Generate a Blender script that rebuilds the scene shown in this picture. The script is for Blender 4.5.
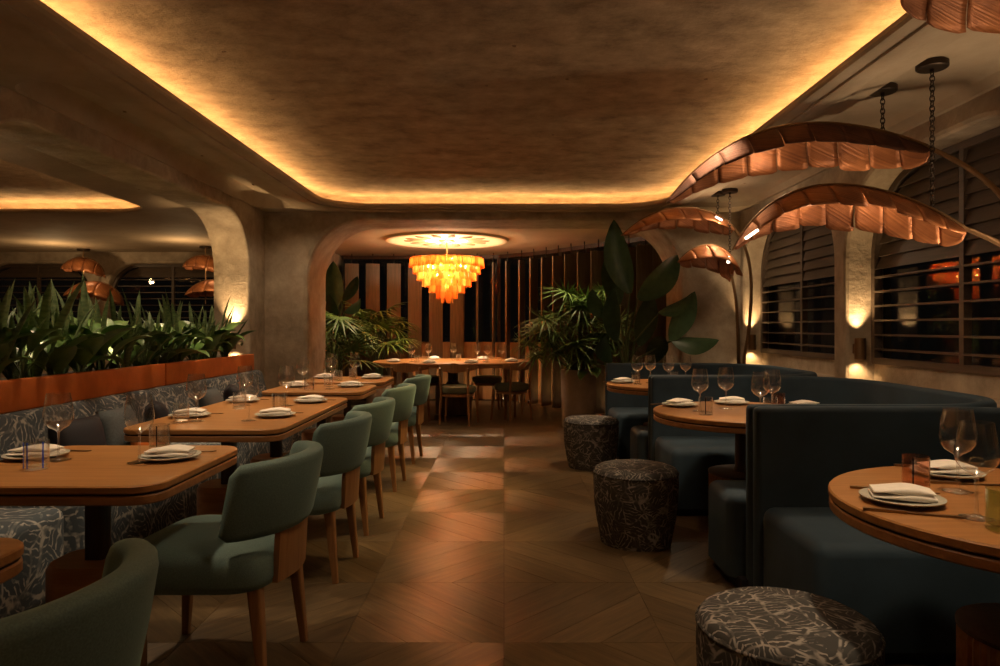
import bpy, bmesh, math, random
from mathutils import Vector, Matrix
from mathutils.geometry import tessellate_polygon

for o in list(bpy.data.objects):
    bpy.data.objects.remove(o)
random.seed(7)
PI = math.pi
scene = bpy.context.scene
COL = scene.collection

# ------------------------------------------------------------------ camera, world, exposure
cam_d = bpy.data.cameras.new('camera')
cam_d.sensor_width = 36.0
cam_d.lens = 24.66
cam_d.shift_x = -0.004
cam_d.shift_y = -0.006
cam_d.clip_start = 0.05
cam = bpy.data.objects.new('camera', cam_d)
COL.objects.link(cam)
cam.location = (0, 0, 1.2)
cam.rotation_euler = (PI / 2, 0, 0)
scene.camera = cam

world = bpy.data.worlds.new('night')
scene.world = world
world.use_nodes = True
world.node_tree.nodes['Background'].inputs[0].default_value = (0.5, 0.42, 0.36, 1)
world.node_tree.nodes['Background'].inputs[1].default_value = 0.006

vs = scene.view_settings
vs.view_transform = 'Standard'
vs.look = 'None'
vs.exposure = 0.66
vs.gamma = 1.0
vs.use_curve_mapping = False

WARM = (1.0, 0.64, 0.30)
WARM2 = (1.0, 0.71, 0.43)
AMBER = (1.0, 0.66, 0.34)
# lamp powers, tuned against the photograph
COVE = 24.0          # LED strip in the ceiling coves
TABLE_W = 50.0      # pin spots over the tables
AISLE_W = 115.0       # pin spots over the aisle
CHAND_W = 4.0
SCONCE_W = 2.6


# ------------------------------------------------------------------ materials
def newmat(name):
    m = bpy.data.materials.new(name)
    m.use_nodes = True
    nt = m.node_tree
    return m, nt, nt.nodes['Principled BSDF']


def N(nt, t, **kw):
    n = nt.nodes.new(t)
    for k, v in kw.items():
        if k in n.inputs:
            n.inputs[k].default_value = v
        else:
            setattr(n, k, v)
    return n


def ramp(nt, stops):
    r = nt.nodes.new('ShaderNodeValToRGB')
    e = r.color_ramp.elements
    e[0].position, e[0].color = stops[0][0], (*stops[0][1], 1)
    e[1].position, e[1].color = stops[-1][0], (*stops[-1][1], 1)
    for p, c in stops[1:-1]:
        x = e.new(p)
        x.color = (*c, 1)
    return r


def mat_plain(name, col, rough=0.5, metal=0.0, spec=0.5, sheen=0.0, noise=None, bump=0.0, bscale=60.0, coat=0.0):
    m, nt, p = newmat(name)
    p.inputs['Base Color'].default_value = (*col, 1)
    p.inputs['Roughness'].default_value = rough
    p.inputs['Metallic'].default_value = metal
    p.inputs['Specular IOR Level'].default_value = spec
    p.inputs['Coat Weight'].default_value = coat
    if sheen:
        p.inputs['Sheen Weight'].default_value = sheen
        p.inputs['Sheen Roughness'].default_value = 0.4
        p.inputs['Sheen Tint'].default_value = (min(1, col[0] * 3), min(1, col[1] * 3), min(1, col[2] * 3), 1)
    tc = N(nt, 'ShaderNodeTexCoord')
    if noise:
        n = N(nt, 'ShaderNodeTexNoise', Scale=noise[0], Detail=5.0, Roughness=0.6)
        nt.links.new(tc.outputs['Object'], n.inputs['Vector'])
        a = noise[1]
        r = ramp(nt, [(0.3, tuple(c * (1 - a) for c in col)), (0.7, tuple(min(1, c * (1 + a)) for c in col))])
        nt.links.new(n.outputs['Fac'], r.inputs['Fac'])
        nt.links.new(r.outputs['Color'], p.inputs['Base Color'])
    if bump:
        n2 = N(nt, 'ShaderNodeTexNoise', Scale=bscale, Detail=4.0)
        nt.links.new(tc.outputs['Object'], n2.inputs['Vector'])
        b = N(nt, 'ShaderNodeBump', Strength=bump, Distance=0.01)
        nt.links.new(n2.outputs['Fac'], b.inputs['Height'])
        nt.links.new(b.outputs['Normal'], p.inputs['Normal'])
    return m


def mat_plaster(name, lo, hi, scale=1.3, rough=0.8, stretch=(1, 1, 1), bump=0.25):
    m, nt, p = newmat(name)
    tc = N(nt, 'ShaderNodeTexCoord')
    mp = N(nt, 'ShaderNodeMapping')
    mp.inputs['Scale'].default_value = stretch
    nt.links.new(tc.outputs['Object'], mp.inputs['Vector'])
    n = N(nt, 'ShaderNodeTexNoise', Scale=scale, Detail=12.0, Roughness=0.7, Distortion=0.15)
    nt.links.new(mp.outputs['Vector'], n.inputs['Vector'])
    mid = tuple((a + b) / 2 for a, b in zip(lo, hi))
    r = ramp(nt, [(0.33, lo), (0.5, mid), (0.68, hi)])
    nt.links.new(n.outputs['Fac'], r.inputs['Fac'])
    nt.links.new(r.outputs['Color'], p.inputs['Base Color'])
    p.inputs['Roughness'].default_value = rough
    p.inputs['Specular IOR Level'].default_value = 0.3
    n2 = N(nt, 'ShaderNodeTexNoise', Scale=14.0, Detail=8.0, Roughness=0.7)
    nt.links.new(mp.outputs['Vector'], n2.inputs['Vector'])
    b = N(nt, 'ShaderNodeBump', Strength=bump, Distance=0.02)
    nt.links.new(n2.outputs['Fac'], b.inputs['Height'])
    nt.links.new(b.outputs['Normal'], p.inputs['Normal'])
    return m


def mat_wood(name, lo, hi, axis='X', rough=0.42, scale=1.0, spec=0.4):
    m, nt, p = newmat(name)
    tc = N(nt, 'ShaderNodeTexCoord')
    mp = N(nt, 'ShaderNodeMapping')
    s = {'X': (1.6, 22, 22), 'Y': (22, 1.6, 22), 'Z': (22, 22, 1.6)}[axis]
    mp.inputs['Scale'].default_value = tuple(v * scale for v in s)
    oi = N(nt, 'ShaderNodeObjectInfo')
    vm = N(nt, 'ShaderNodeVectorMath', operation='SCALE')
    vm.inputs[0].default_value = (3, 5, 7)
    nt.links.new(oi.outputs['Random'], vm.inputs['Scale'])
    nt.links.new(vm.outputs[0], mp.inputs['Location'])
    nt.links.new(tc.outputs['Object'], mp.inputs['Vector'])
    n = N(nt, 'ShaderNodeTexNoise', Scale=2.0, Detail=6.0, Roughness=0.6, Distortion=0.4)
    nt.links.new(mp.outputs['Vector'], n.inputs['Vector'])
    r = ramp(nt, [(0.3, lo), (0.72, hi)])
    nt.links.new(n.outputs['Fac'], r.inputs['Fac'])
    nt.links.new(r.outputs['Color'], p.inputs['Base Color'])
    p.inputs['Roughness'].default_value = rough
    p.inputs['Specular IOR Level'].default_value = spec
    b = N(nt, 'ShaderNodeBump', Strength=0.08, Distance=0.005)
    nt.links.new(n.outputs['Fac'], b.inputs['Height'])
    nt.links.new(b.outputs['Normal'], p.inputs['Normal'])
    return m


def mat_plank(name):
    m, nt, p = newmat(name)
    uv = N(nt, 'ShaderNodeUVMap', uv_map='UVMap')
    oi = N(nt, 'ShaderNodeObjectInfo')
    mp = N(nt, 'ShaderNodeMapping')
    mp.inputs['Scale'].default_value = (2.2, 26, 1)
    vm = N(nt, 'ShaderNodeVectorMath', operation='SCALE')
    vm.inputs[0].default_value = (13, 31, 7)
    nt.links.new(oi.outputs['Random'], vm.inputs['Scale'])
    nt.links.new(vm.outputs[0], mp.inputs['Location'])
    nt.links.new(uv.outputs['UV'], mp.inputs['Vector'])
    n = N(nt, 'ShaderNodeTexNoise', Scale=1.6, Detail=8.0, Roughness=0.65, Distortion=0.8)
    nt.links.new(mp.outputs['Vector'], n.inputs['Vector'])
    r = ramp(nt, [(0.3, (0.066, 0.043, 0.022)), (0.52, (0.116, 0.077, 0.038)), (0.72, (0.176, 0.118, 0.060))])
    nt.links.new(n.outputs['Fac'], r.inputs['Fac'])
    hs = N(nt, 'ShaderNodeHueSaturation')
    mr = N(nt, 'ShaderNodeMapRange')
    mr.inputs['To Min'].default_value = 0.78
    mr.inputs['To Max'].default_value = 1.18
    nt.links.new(oi.outputs['Random'], mr.inputs['Value'])
    nt.links.new(mr.outputs['Result'], hs.inputs['Value'])
    nt.links.new(r.outputs['Color'], hs.inputs['Color'])
    nt.links.new(hs.outputs['Color'], p.inputs['Base Color'])
    p.inputs['Roughness'].default_value = 0.36
    p.inputs['Specular IOR Level'].default_value = 0.6
    p.inputs['Anisotropic'].default_value = 0.75
    p.inputs['Anisotropic Rotation'].default_value = 0.25
    tg = N(nt, 'ShaderNodeTangent', direction_type='UV_MAP', uv_map='UVMap')
    nt.links.new(tg.outputs['Tangent'], p.inputs['Tangent'])
    b = N(nt, 'ShaderNodeBump', Strength=0.1, Distance=0.004)
    nt.links.new(n.outputs['Fac'], b.inputs['Height'])
    nt.links.new(b.outputs['Normal'], p.inputs['Normal'])
    return m


def mat_foliage_print(name, base, line, scale=7.0):
    """woven fabric with pale sprays of leaf strokes: every cell gets strokes in a direction of its own"""
    m, nt, p = newmat(name)
    tc = N(nt, 'ShaderNodeTexCoord')
    oi = N(nt, 'ShaderNodeObjectInfo')
    nz = N(nt, 'ShaderNodeTexNoise', Scale=5.0, Detail=2.0)
    nt.links.new(tc.outputs['Object'], nz.inputs['Vector'])
    add = N(nt, 'ShaderNodeVectorMath', operation='MULTIPLY_ADD')
    add.inputs[1].default_value = (0.10, 0.10, 0.10)
    nt.links.new(nz.outputs['Color'], add.inputs[0])
    nt.links.new(tc.outputs['Object'], add.inputs[2])
    off = N(nt, 'ShaderNodeVectorMath', operation='ADD')
    nt.links.new(add.outputs[0], off.inputs[0])
    nt.links.new(oi.outputs['Random'], off.inputs[1])
    v = N(nt, 'ShaderNodeTexVoronoi', Scale=scale)
    nt.links.new(off.outputs[0], v.inputs['Vector'])
    ang = N(nt, 'ShaderNodeVectorMath', operation='SCALE', Scale=6.28)
    nt.links.new(v.outputs['Color'], ang.inputs[0])
    rot = N(nt, 'ShaderNodeVectorRotate', rotation_type='EULER_XYZ')
    nt.links.new(off.outputs[0], rot.inputs['Vector'])
    nt.links.new(ang.outputs[0], rot.inputs['Rotation'])
    w = N(nt, 'ShaderNodeTexWave', Scale=scale * 1.5, Distortion=4.0, Detail=2.0)
    w.inputs['Detail Scale'].default_value = 1.6
    nt.links.new(rot.outputs['Vector'], w.inputs['Vector'])
    r1 = ramp(nt, [(0.80, (0, 0, 0)), (0.93, (1, 1, 1))])
    nt.links.new(w.outputs['Fac'], r1.inputs['Fac'])
    ed = N(nt, 'ShaderNodeTexVoronoi', Scale=scale * 0.8, feature='DISTANCE_TO_EDGE')
    nt.links.new(off.outputs[0], ed.inputs['Vector'])
    r2 = ramp(nt, [(0.02, (1, 1, 1)), (0.05, (0, 0, 0))])
    nt.links.new(ed.outputs['Distance'], r2.inputs['Fac'])
    mx = N(nt, 'ShaderNodeMix', data_type='RGBA', blend_type='LIGHTEN')
    mx.inputs[0].default_value = 1.0
    nt.links.new(r1.outputs['Color'], mx.inputs[6])
    nt.links.new(r2.outputs['Color'], mx.inputs[7])
    br = N(nt, 'ShaderNodeTexNoise', Scale=26.0, Detail=2.0)
    nt.links.new(tc.outputs['Object'], br.inputs['Vector'])
    r3 = ramp(nt, [(0.42, (0.15, 0.15, 0.15)), (0.58, (1, 1, 1))])
    nt.links.new(br.outputs['Fac'], r3.inputs['Fac'])
    mu = N(nt, 'ShaderNodeMix', data_type='RGBA', blend_type='MULTIPLY')
    mu.inputs[0].default_value = 1.0
    nt.links.new(mx.outputs[2], mu.inputs[6])
    nt.links.new(r3.outputs['Color'], mu.inputs[7])
    fin = N(nt, 'ShaderNodeMix', data_type='RGBA')
    fin.inputs[6].default_value = (*base, 1)
    fin.inputs[7].default_value = (*line, 1)
    nt.links.new(mu.outputs[2], fin.inputs[0])
    nt.links.new(fin.outputs[2], p.inputs['Base Color'])
    p.inputs['Roughness'].default_value = 0.85
    p.inputs['Specular IOR Level'].default_value = 0.2
    return m


def mat_copper(name, c1, c2, rough=0.42):
    m, nt, p = newmat(name)
    uv = N(nt, 'ShaderNodeUVMap', uv_map='UVMap')
    sx = N(nt, 'ShaderNodeSeparateXYZ')
    nt.links.new(uv.outputs['UV'], sx.inputs[0])
    sl = N(nt, 'ShaderNodeMath', operation='MULTIPLY_ADD')
    sl.inputs[1].default_value = 0.35
    nt.links.new(sx.outputs['Y'], sl.inputs[0])
    nt.links.new(sx.outputs['X'], sl.inputs[2])
    cb = N(nt, 'ShaderNodeCombineXYZ')
    nt.links.new(sl.outputs[0], cb.inputs['X'])
    nz = N(nt, 'ShaderNodeTexNoise', Scale=38.0, Detail=5.0, Roughness=0.6)
    nt.links.new(cb.outputs[0], nz.inputs['Vector'])
    tc = N(nt, 'ShaderNodeTexCoord')
    n2 = N(nt, 'ShaderNodeTexNoise', Scale=7.0, Detail=5.0)
    nt.links.new(tc.outputs['Object'], n2.inputs['Vector'])
    mxf = N(nt, 'ShaderNodeMath', operation='MULTIPLY')
    nt.links.new(nz.outputs['Fac'], mxf.inputs[0])
    nt.links.new(n2.outputs['Fac'], mxf.inputs[1])
    r = ramp(nt, [(0.12, c1), (0.4, c2)])
    nt.links.new(mxf.outputs[0], r.inputs['Fac'])
    nt.links.new(r.outputs['Color'], p.inputs['Base Color'])
    p.inputs['Metallic'].default_value = 0.45
    p.inputs['Roughness'].default_value = rough
    b = N(nt, 'ShaderNodeBump', Strength=0.5, Distance=0.012)
    nt.links.new(nz.outputs['Fac'], b.inputs['Height'])
    nt.links.new(b.outputs['Normal'], p.inputs['Normal'])
    return m


def mat_thin_glass(name, tint=(1, 1, 1), refl=1.0, rough=0.05):
    m = bpy.data.materials.new(name)
    m.use_nodes = True
    nt = m.node_tree
    nt.nodes.clear()
    out = nt.nodes.new('ShaderNodeOutputMaterial')
    tr = N(nt, 'ShaderNodeBsdfTransparent')
    tr.inputs[0].default_value = (*tint, 1)
    gl = N(nt, 'ShaderNodeBsdfGlossy')
    gl.inputs['Roughness'].default_value = rough
    gl.inputs[0].default_value = (1, 1, 1, 1)
    lw = N(nt, 'ShaderNodeLayerWeight', Blend=0.5)
    pw = N(nt, 'ShaderNodeMath', operation='POWER')
    pw.inputs[1].default_value = 3.0
    nt.links.new(lw.outputs['Facing'], pw.inputs[0])
    mu = N(nt, 'ShaderNodeMath', operation='MULTIPLY_ADD')
    mu.inputs[1].default_value = 0.75 * refl
    mu.inputs[2].default_value = 0.09 * refl
    nt.links.new(pw.outputs[0], mu.inputs[0])
    mix = nt.nodes.new('ShaderNodeMixShader')
    nt.links.new(mu.outputs[0], mix.inputs[0])
    nt.links.new(tr.outputs[0], mix.inputs[1])
    nt.links.new(gl.outputs[0], mix.inputs[2])
    nt.links.new(mix.outputs[0], out.inputs[0])
    return m


def mat_amber_glass(name):
    m = bpy.data.materials.new(name)
    m.use_nodes = True
    nt = m.node_tree
    nt.nodes.clear()
    out = nt.nodes.new('ShaderNodeOutputMaterial')
    oi = N(nt, 'ShaderNodeObjectInfo')
    r = ramp(nt, [(0.0, (0.93, 0.33, 0.11)), (0.5, (1.0, 0.50, 0.18)), (1.0, (1.0, 0.65, 0.30))])
    nt.links.new(oi.outputs['Random'], r.inputs['Fac'])
    tl = N(nt, 'ShaderNodeBsdfTranslucent')
    tr = N(nt, 'ShaderNodeBsdfTransparent')
    gl = N(nt, 'ShaderNodeBsdfGlossy')
    gl.inputs['Roughness'].default_value = 0.12
    nt.links.new(r.outputs['Color'], tl.inputs[0])
    nt.links.new(r.outputs['Color'], tr.inputs[0])
    a = nt.nodes.new('ShaderNodeMixShader')
    a.inputs[0].default_value = 0.6
    nt.links.new(tl.outputs[0], a.inputs[1])
    nt.links.new(tr.outputs[0], a.inputs[2])
    b = nt.nodes.new('ShaderNodeMixShader')
    b.inputs[0].default_value = 0.10
    nt.links.new(a.outputs[0], b.inputs[1])
    nt.links.new(gl.outputs[0], b.inputs[2])
    nt.links.new(b.outputs[0], out.inputs[0])
    return m


def mat_emit(name, col, s):
    m, nt, p = newmat(name)
    p.inputs['Base Color'].default_value = (0.8, 0.8, 0.8, 1)
    p.inputs['Emission Color'].default_value = (*col, 1)
    p.inputs['Emission Strength'].default_value = s
    return m


def mat_leaf(name, lo, hi, rough=0.4, band=0.0):
    m, nt, p = newmat(name)
    tc = N(nt, 'ShaderNodeTexCoord')
    oi = N(nt, 'ShaderNodeObjectInfo')
    n = N(nt, 'ShaderNodeTexNoise', Scale=14.0 if not band else 30.0, Detail=3.0)
    mp = N(nt, 'ShaderNodeMapping')
    mp.inputs['Scale'].default_value = (1, 1, 1) if not band else (0.3, 0.3, 1.4)
    nt.links.new(tc.outputs['Object'], mp.inputs['Vector'])
    nt.links.new(mp.outputs['Vector'], n.inputs['Vector'])
    r = ramp(nt, [(0.3, lo), (0.7, hi)])
    nt.links.new(n.outputs['Fac'], r.inputs['Fac'])
    hs = N(nt, 'ShaderNodeHueSaturation')
    mr = N(nt, 'ShaderNodeMapRange')
    mr.inputs['To Min'].default_value = 0.65
    mr.inputs['To Max'].default_value = 1.35
    nt.links.new(oi.outputs['Random'], mr.inputs['Value'])
    nt.links.new(mr.outputs['Result'], hs.inputs['Value'])
    nt.links.new(r.outputs['Color'], hs.inputs['Color'])
    nt.links.new(hs.outputs['Color'], p.inputs['Base Color'])
    p.inputs['Roughness'].default_value = rough
    p.inputs['Specular IOR Level'].default_value = 0.4
    return m


M = {}
M['ceiling'] = mat_plaster('ceiling_plaster', (0.22, 0.155, 0.095), (0.50, 0.37, 0.245), 5.5, 0.8, (0.9, 1.1, 1), 0.6)
M['plaster'] = mat_plaster('wall_plaster', (0.27, 0.215, 0.155), (0.50, 0.41, 0.305), 4.5, 0.85, (1, 1, 1), 0.5)
M['soffit'] = mat_plaster('soffit_plaster', (0.31, 0.24, 0.165), (0.46, 0.365, 0.26), 1.2, 0.8)
M['alcove_ceil'] = mat_plaster('alcove_plaster', (0.46, 0.375, 0.26), (0.58, 0.48, 0.345), 1.2, 0.8)
M['cream'] = mat_plain('cream_plaster', (0.72, 0.62, 0.45), 0.8, bump=0.2)
M['cream_dark'] = mat_plain('antique_cream_plaster', (0.34, 0.25, 0.14), 0.8, bump=0.2)
M['plank'] = mat_plank('oak_plank')
M['screed'] = mat_plain('dark_joint', (0.02, 0.014, 0.01), 0.9)
M['carpetwood'] = mat_wood('side_room_floor', (0.16, 0.11, 0.07), (0.26, 0.18, 0.12), 'Y')
M['oak'] = mat_wood('oak_table', (0.30, 0.130, 0.040), (0.43, 0.205, 0.068), 'X', 0.36)
M['oak_edge'] = mat_wood('oak_edge', (0.25, 0.11, 0.04), (0.38, 0.18, 0.07), 'X', 0.4)
M['groove'] = mat_plain('dark_groove', (0.03, 0.014, 0.007), 0.7)
M['oak_leg'] = mat_wood('oak_leg', (0.24, 0.115, 0.045), (0.40, 0.20, 0.08), 'Z', 0.4)
M['darkwood'] = mat_wood('dark_walnut', (0.035, 0.018, 0.01), (0.085, 0.045, 0.024), 'Z', 0.45)
M['slatwood'] = mat_wood('louvre_wood', (0.060, 0.042, 0.030), (0.10, 0.07, 0.050), 'Y', 0.5)
M['finwood'] = mat_wood('fin_wood', (0.105, 0.072, 0.038), (0.175, 0.122, 0.066), 'Z', 0.5)
M['sill'] = mat_wood('sill_wood', (0.30, 0.16, 0.06), (0.42, 0.24, 0.10), 'Z', 0.5)
M['green'] = mat_plain('sage_velvet', (0.122, 0.188, 0.178), 0.75, spec=0.25, sheen=0.45, noise=(260, 0.22))
M['olive'] = mat_plain('olive_fabric', (0.13, 0.13, 0.075), 0.8, spec=0.2, sheen=0.2, noise=(200, 0.15))
M['blue'] = mat_plain('petrol_blue_velvet', (0.036, 0.060, 0.084), 0.7, spec=0.2, sheen=0.35, noise=(3.5, 0.18))
M['bluepiping'] = mat_plain('blue_piping', (0.02, 0.045, 0.06), 0.6, sheen=0.3)
M['print'] = mat_foliage_print('foliage_print_fabric', (0.075, 0.095, 0.115), (0.40, 0.40, 0.38), 8.0)
M['printdark'] = mat_foliage_print('dark_foliage_print', (0.068, 0.067, 0.066), (0.36, 0.335, 0.305), 13.5)
M['orange'] = mat_plain('orange_leather', (0.62, 0.16, 0.03), 0.5, spec=0.35, noise=(6, 0.15), bump=0.1)
M['greyfab'] = mat_plain('grey_blue_fabric', (0.085, 0.10, 0.11), 0.85, noise=(90, 0.2))
M['navy'] = mat_plain('navy_velvet', (0.012, 0.012, 0.02), 0.7, sheen=0.2)
M['copper'] = mat_copper('beaten_copper', (0.15, 0.048, 0.019), (0.50, 0.19, 0.068))
M['copper_shaded'] = mat_copper('shaded_copper', (0.05, 0.018, 0.010), (0.17, 0.062, 0.030), 0.7)  # darker copy of the copper, paints the shade on unlit leaf tops
M['bronze'] = mat_plain('bronze_tube', (0.20, 0.115, 0.055), 0.4, metal=0.7)
M['iron'] = mat_plain('dark_iron', (0.05, 0.035, 0.025), 0.5, metal=0.8)
M['brass'] = mat_plain('brass', (0.52, 0.33, 0.13), 0.35, metal=0.9)
M['steel'] = mat_plain('bronze_cutlery', (0.26, 0.18, 0.11), 0.3, metal=0.9)
M['linen'] = mat_plain('white_linen', (0.80, 0.76, 0.70), 0.9, noise=(40, 0.06), bump=0.15, bscale=90)
M['stoneware'] = mat_plain('grey_stoneware', (0.42, 0.41, 0.35), 0.4, noise=(30, 0.12))
M['glass'] = mat_thin_glass('clear_glass', (0.98, 0.98, 0.98), 1.35, 0.12)
M['glass_pink'] = mat_thin_glass('pink_glass', (0.95, 0.80, 0.74), 0.9)
M['glass_green'] = mat_thin_glass('green_glass', (0.84, 0.92, 0.76), 0.9)
M['pane'] = mat_thin_glass('night_pane', (0.55, 0.55, 0.55), 0.25, 0.015)
M['cobalt'] = mat_plain('cobalt_stripe', (0.03, 0.10, 0.95), 0.2)
M['smoke'] = mat_plain('dark_glass_stripe', (0.03, 0.015, 0.02), 0.2)
M['amber'] = mat_amber_glass('amber_glass')
M['bulb'] = mat_emit('warm_bulb', (1.0, 0.62, 0.26), 55.0)
M['led'] = mat_emit('cove_led', (1.0, 0.585, 0.235), COVE)
M['ledbar'] = mat_emit('lamp_led', (1.0, 0.86, 0.66), 4.0)
M['uplens'] = mat_emit('uplight_lens', (1.0, 0.75, 0.45), 6.0)
M['soil'] = mat_plain('soil', (0.03, 0.02, 0.014), 0.95, bump=0.5)
M['pot'] = mat_plain('taupe_pot', (0.32, 0.245, 0.185), 0.7, noise=(8, 0.15))
M['sansev'] = mat_leaf('snake_plant_leaf', (0.045, 0.085, 0.035), (0.19, 0.25, 0.11), 0.42, 1.0)
M['broad'] = mat_leaf('broad_leaf', (0.065, 0.14, 0.035), (0.14, 0.24, 0.06), 0.38)
M['strel'] = mat_leaf('banana_leaf', (0.022, 0.052, 0.022), (0.046, 0.09, 0.038), 0.42)
M['palm'] = mat_leaf('palm_leaf', (0.075, 0.15, 0.028), (0.15, 0.25, 0.06), 0.45)
M['stemgreen'] = mat_plain('plant_stem', (0.07, 0.10, 0.035), 0.5)


# ------------------------------------------------------------------ mesh helpers
class MB:
    def __init__(self):
        self.v, self.f, self.uv = [], [], None

    def add(self, vs, fs):
        o = len(self.v)
        self.v += [tuple(p) for p in vs]
        self.f += [tuple(i + o for i in q) for q in fs]

    def box(self, c, s, rz=0.0, ry=0.0, rx=0.0):
        R = Matrix.Rotation(rz, 3, 'Z') @ Matrix.Rotation(ry, 3, 'Y') @ Matrix.Rotation(rx, 3, 'X')
        p = []
        for x in (-.5, .5):
            for y in (-.5, .5):
                for z in (-.5, .5):
                    p.append(Vector(c) + R @ Vector((x * s[0], y * s[1], z * s[2])))
        self.add(p, [(0, 1, 3, 2), (4, 6, 7, 5), (0, 4, 5, 1), (2, 3, 7, 6), (0, 2, 6, 4), (1, 5, 7, 3)])

    def prism(self, poly, z0, z1):
        n = len(poly)
        vs = [(p[0], p[1], z0) for p in poly] + [(p[0], p[1], z1) for p in poly]
        fs = [tuple(range(n - 1, -1, -1)), tuple(range(n, 2 * n))]
        fs += [(i, (i + 1) % n, n + (i + 1) % n, n + i) for i in range(n)]
        self.add(vs, fs)

    def lathe(self, prof, seg=24, c=(0, 0, 0), close=True):
        vs, fs = [], []
        for r, z in prof:
            for k in range(seg):
                a = 2 * PI * k / seg
                vs.append((c[0] + r * math.cos(a), c[1] + r * math.sin(a), c[2] + z))
        for i in range(len(prof) - 1):
            for k in range(seg):
                k2 = (k + 1) % seg
                fs.append((i * seg + k, i * seg + k2, (i + 1) * seg + k2, (i + 1) * seg + k))
        if close:
            fs.append(tuple(range(seg - 1, -1, -1)))
            fs.append(tuple((len(prof) - 1) * seg + k for k in range(seg)))
        self.add(vs, fs)

    def loft(self, loops, caps=True, closed=False):
        n = len(loops[0])
        vs = [p for l in loops for p in l]
        fs = []
        m = len(loops)
        for i in range(m if closed else m - 1):
            j = (i + 1) % m
            for k in range(n):
                k2 = (k + 1) % n
                fs.append((i * n + k, i * n + k2, j * n + k2, j * n + k))
        if caps and not closed:
            fs.append(tuple(range(n - 1, -1, -1)))
            fs.append(tuple((m - 1) * n + k for k in range(n)))
        self.add(vs, fs)

    def tube(self, path, r, seg=8, r1=None, closed=False):
        path = [Vector(p) for p in path]
        m = len(path)
        loops = []
        up = Vector((0, 0, 1))
        for i, p in enumerate(path):
            a = path[(i - 1) % m] if (closed or i > 0) else path[i]
            b = path[(i + 1) % m] if (closed or i < m - 1) else path[i]
            t = (b - a).normalized()
            ref = up if abs(t.z) < 0.95 else Vector((0, 1, 0))
            n1 = t.cross(ref).normalized()
            n2 = t.cross(n1).normalized()
            rr = r if r1 is None else r + (r1 - r) * i / max(1, m - 1)
            loops.append([p + (n1 * math.cos(2 * PI * k / seg) + n2 * math.sin(2 * PI * k / seg)) * rr for k in range(seg)])
        self.loft(loops, not closed, closed)

    def mesh(self, name, smooth=35, fixn=True):
        me = bpy.data.meshes.new(name)
        me.from_pydata(self.v, [], self.f)
        if fixn:
            bm = bmesh.new()
            bm.from_mesh(me)
            bmesh.ops.recalc_face_normals(bm, faces=bm.faces)
            bm.to_mesh(me)
            bm.free()
        if self.uv:
            ul = me.uv_layers.new(name='UVMap')
            for l in me.loops:
                ul.data[l.index].uv = self.uv[l.vertex_index]
        if smooth:
            for p in me.polygons:
                p.use_smooth = True
            me.set_sharp_from_angle(angle=math.radians(smooth))
        return me


def link(name, me, mat=None, parent=None, loc=None, rot=None):
    o = bpy.data.objects.new(name, me)
    COL.objects.link(o)
    if mat is not None and me is not None and not me.materials:
        me.materials.append(M[mat] if isinstance(mat, str) else mat)
    if parent:
        o.parent = parent
    if loc is not None:
        o.location = loc
    if rot is not None:
        o.rotation_euler = rot
    return o


def build(mb, name, mat, parent=None, loc=None, rot=None, smooth=35):
    return link(name, mb.mesh(name, smooth), mat, parent, loc, rot)


def tag(o, label, cat, group=None):
    o['label'] = label
    o['category'] = cat
    if group:
        o['group'] = group
    return o


def thing(name, label, cat, loc=(0, 0, 0), rz=0.0, group=None):
    o = bpy.data.objects.new(name, None)
    COL.objects.link(o)
    o.empty_display_size = 0.1
    o.location = loc
    o.rotation_euler = (0, 0, rz)
    return tag(o, label, cat, group)


def struct(o):
    o['kind'] = 'structure'
    return o


def copy_tree(o, parent=None):
    c = o.copy()
    COL.objects.link(c)
    c.parent = parent
    for ch in list(o.children):
        copy_tree(ch, c)
    return c


def dup(o, loc, rz=0.0, label=None, group=None):
    c = copy_tree(o)
    c.location = loc
    c.rotation_euler = (0, 0, rz)
    if label:
        c['label'] = label
    if group:
        c['group'] = group
    return c


def rbox_mesh(name, s, r, seg=3, c=(0, 0, 0)):
    bm = bmesh.new()
    bmesh.ops.create_cube(bm, size=1.0)
    for v in bm.verts:
        v.co = Vector((v.co.x * s[0] + c[0], v.co.y * s[1] + c[1], v.co.z * s[2] + c[2]))
    bmesh.ops.bevel(bm, geom=list(bm.edges), offset=r, segments=seg, profile=0.5, affect='EDGES')
    me = bpy.data.meshes.new(name)
    bm.to_mesh(me)
    bm.free()
    for p in me.polygons:
        p.use_smooth = True
    me.set_sharp_from_angle(angle=math.radians(50))
    return me


def rrect(x0, x1, y0, y1, r, e=0.0, seg=8):
    """rounded rectangle loop, CCW; r = radius or (bl, br, tr, tl); e = outward offset"""
    if not isinstance(r, (tuple, list)):
        r = (r,) * 4
    x0, x1, y0, y1 = x0 - e, x1 + e, y0 - e, y1 + e
    pts = []
    for (cx, cy, sx, sy, a0, rad) in ((x0, y0, 1, 1, PI, r[0]), (x1, y0, -1, 1, 1.5 * PI, r[1]),
                                      (x1, y1, -1, -1, 0, r[2]), (x0, y1, 1, -1, .5 * PI, r[3])):
        rad = max(0.002, rad + (e if rad > 0.01 else 0))
        for k in range(seg + 1):
            a = a0 + .5 * PI * k / seg
            pts.append((cx + sx * rad + rad * math.cos(a), cy + sy * rad + rad * math.sin(a)))
    return pts


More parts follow.
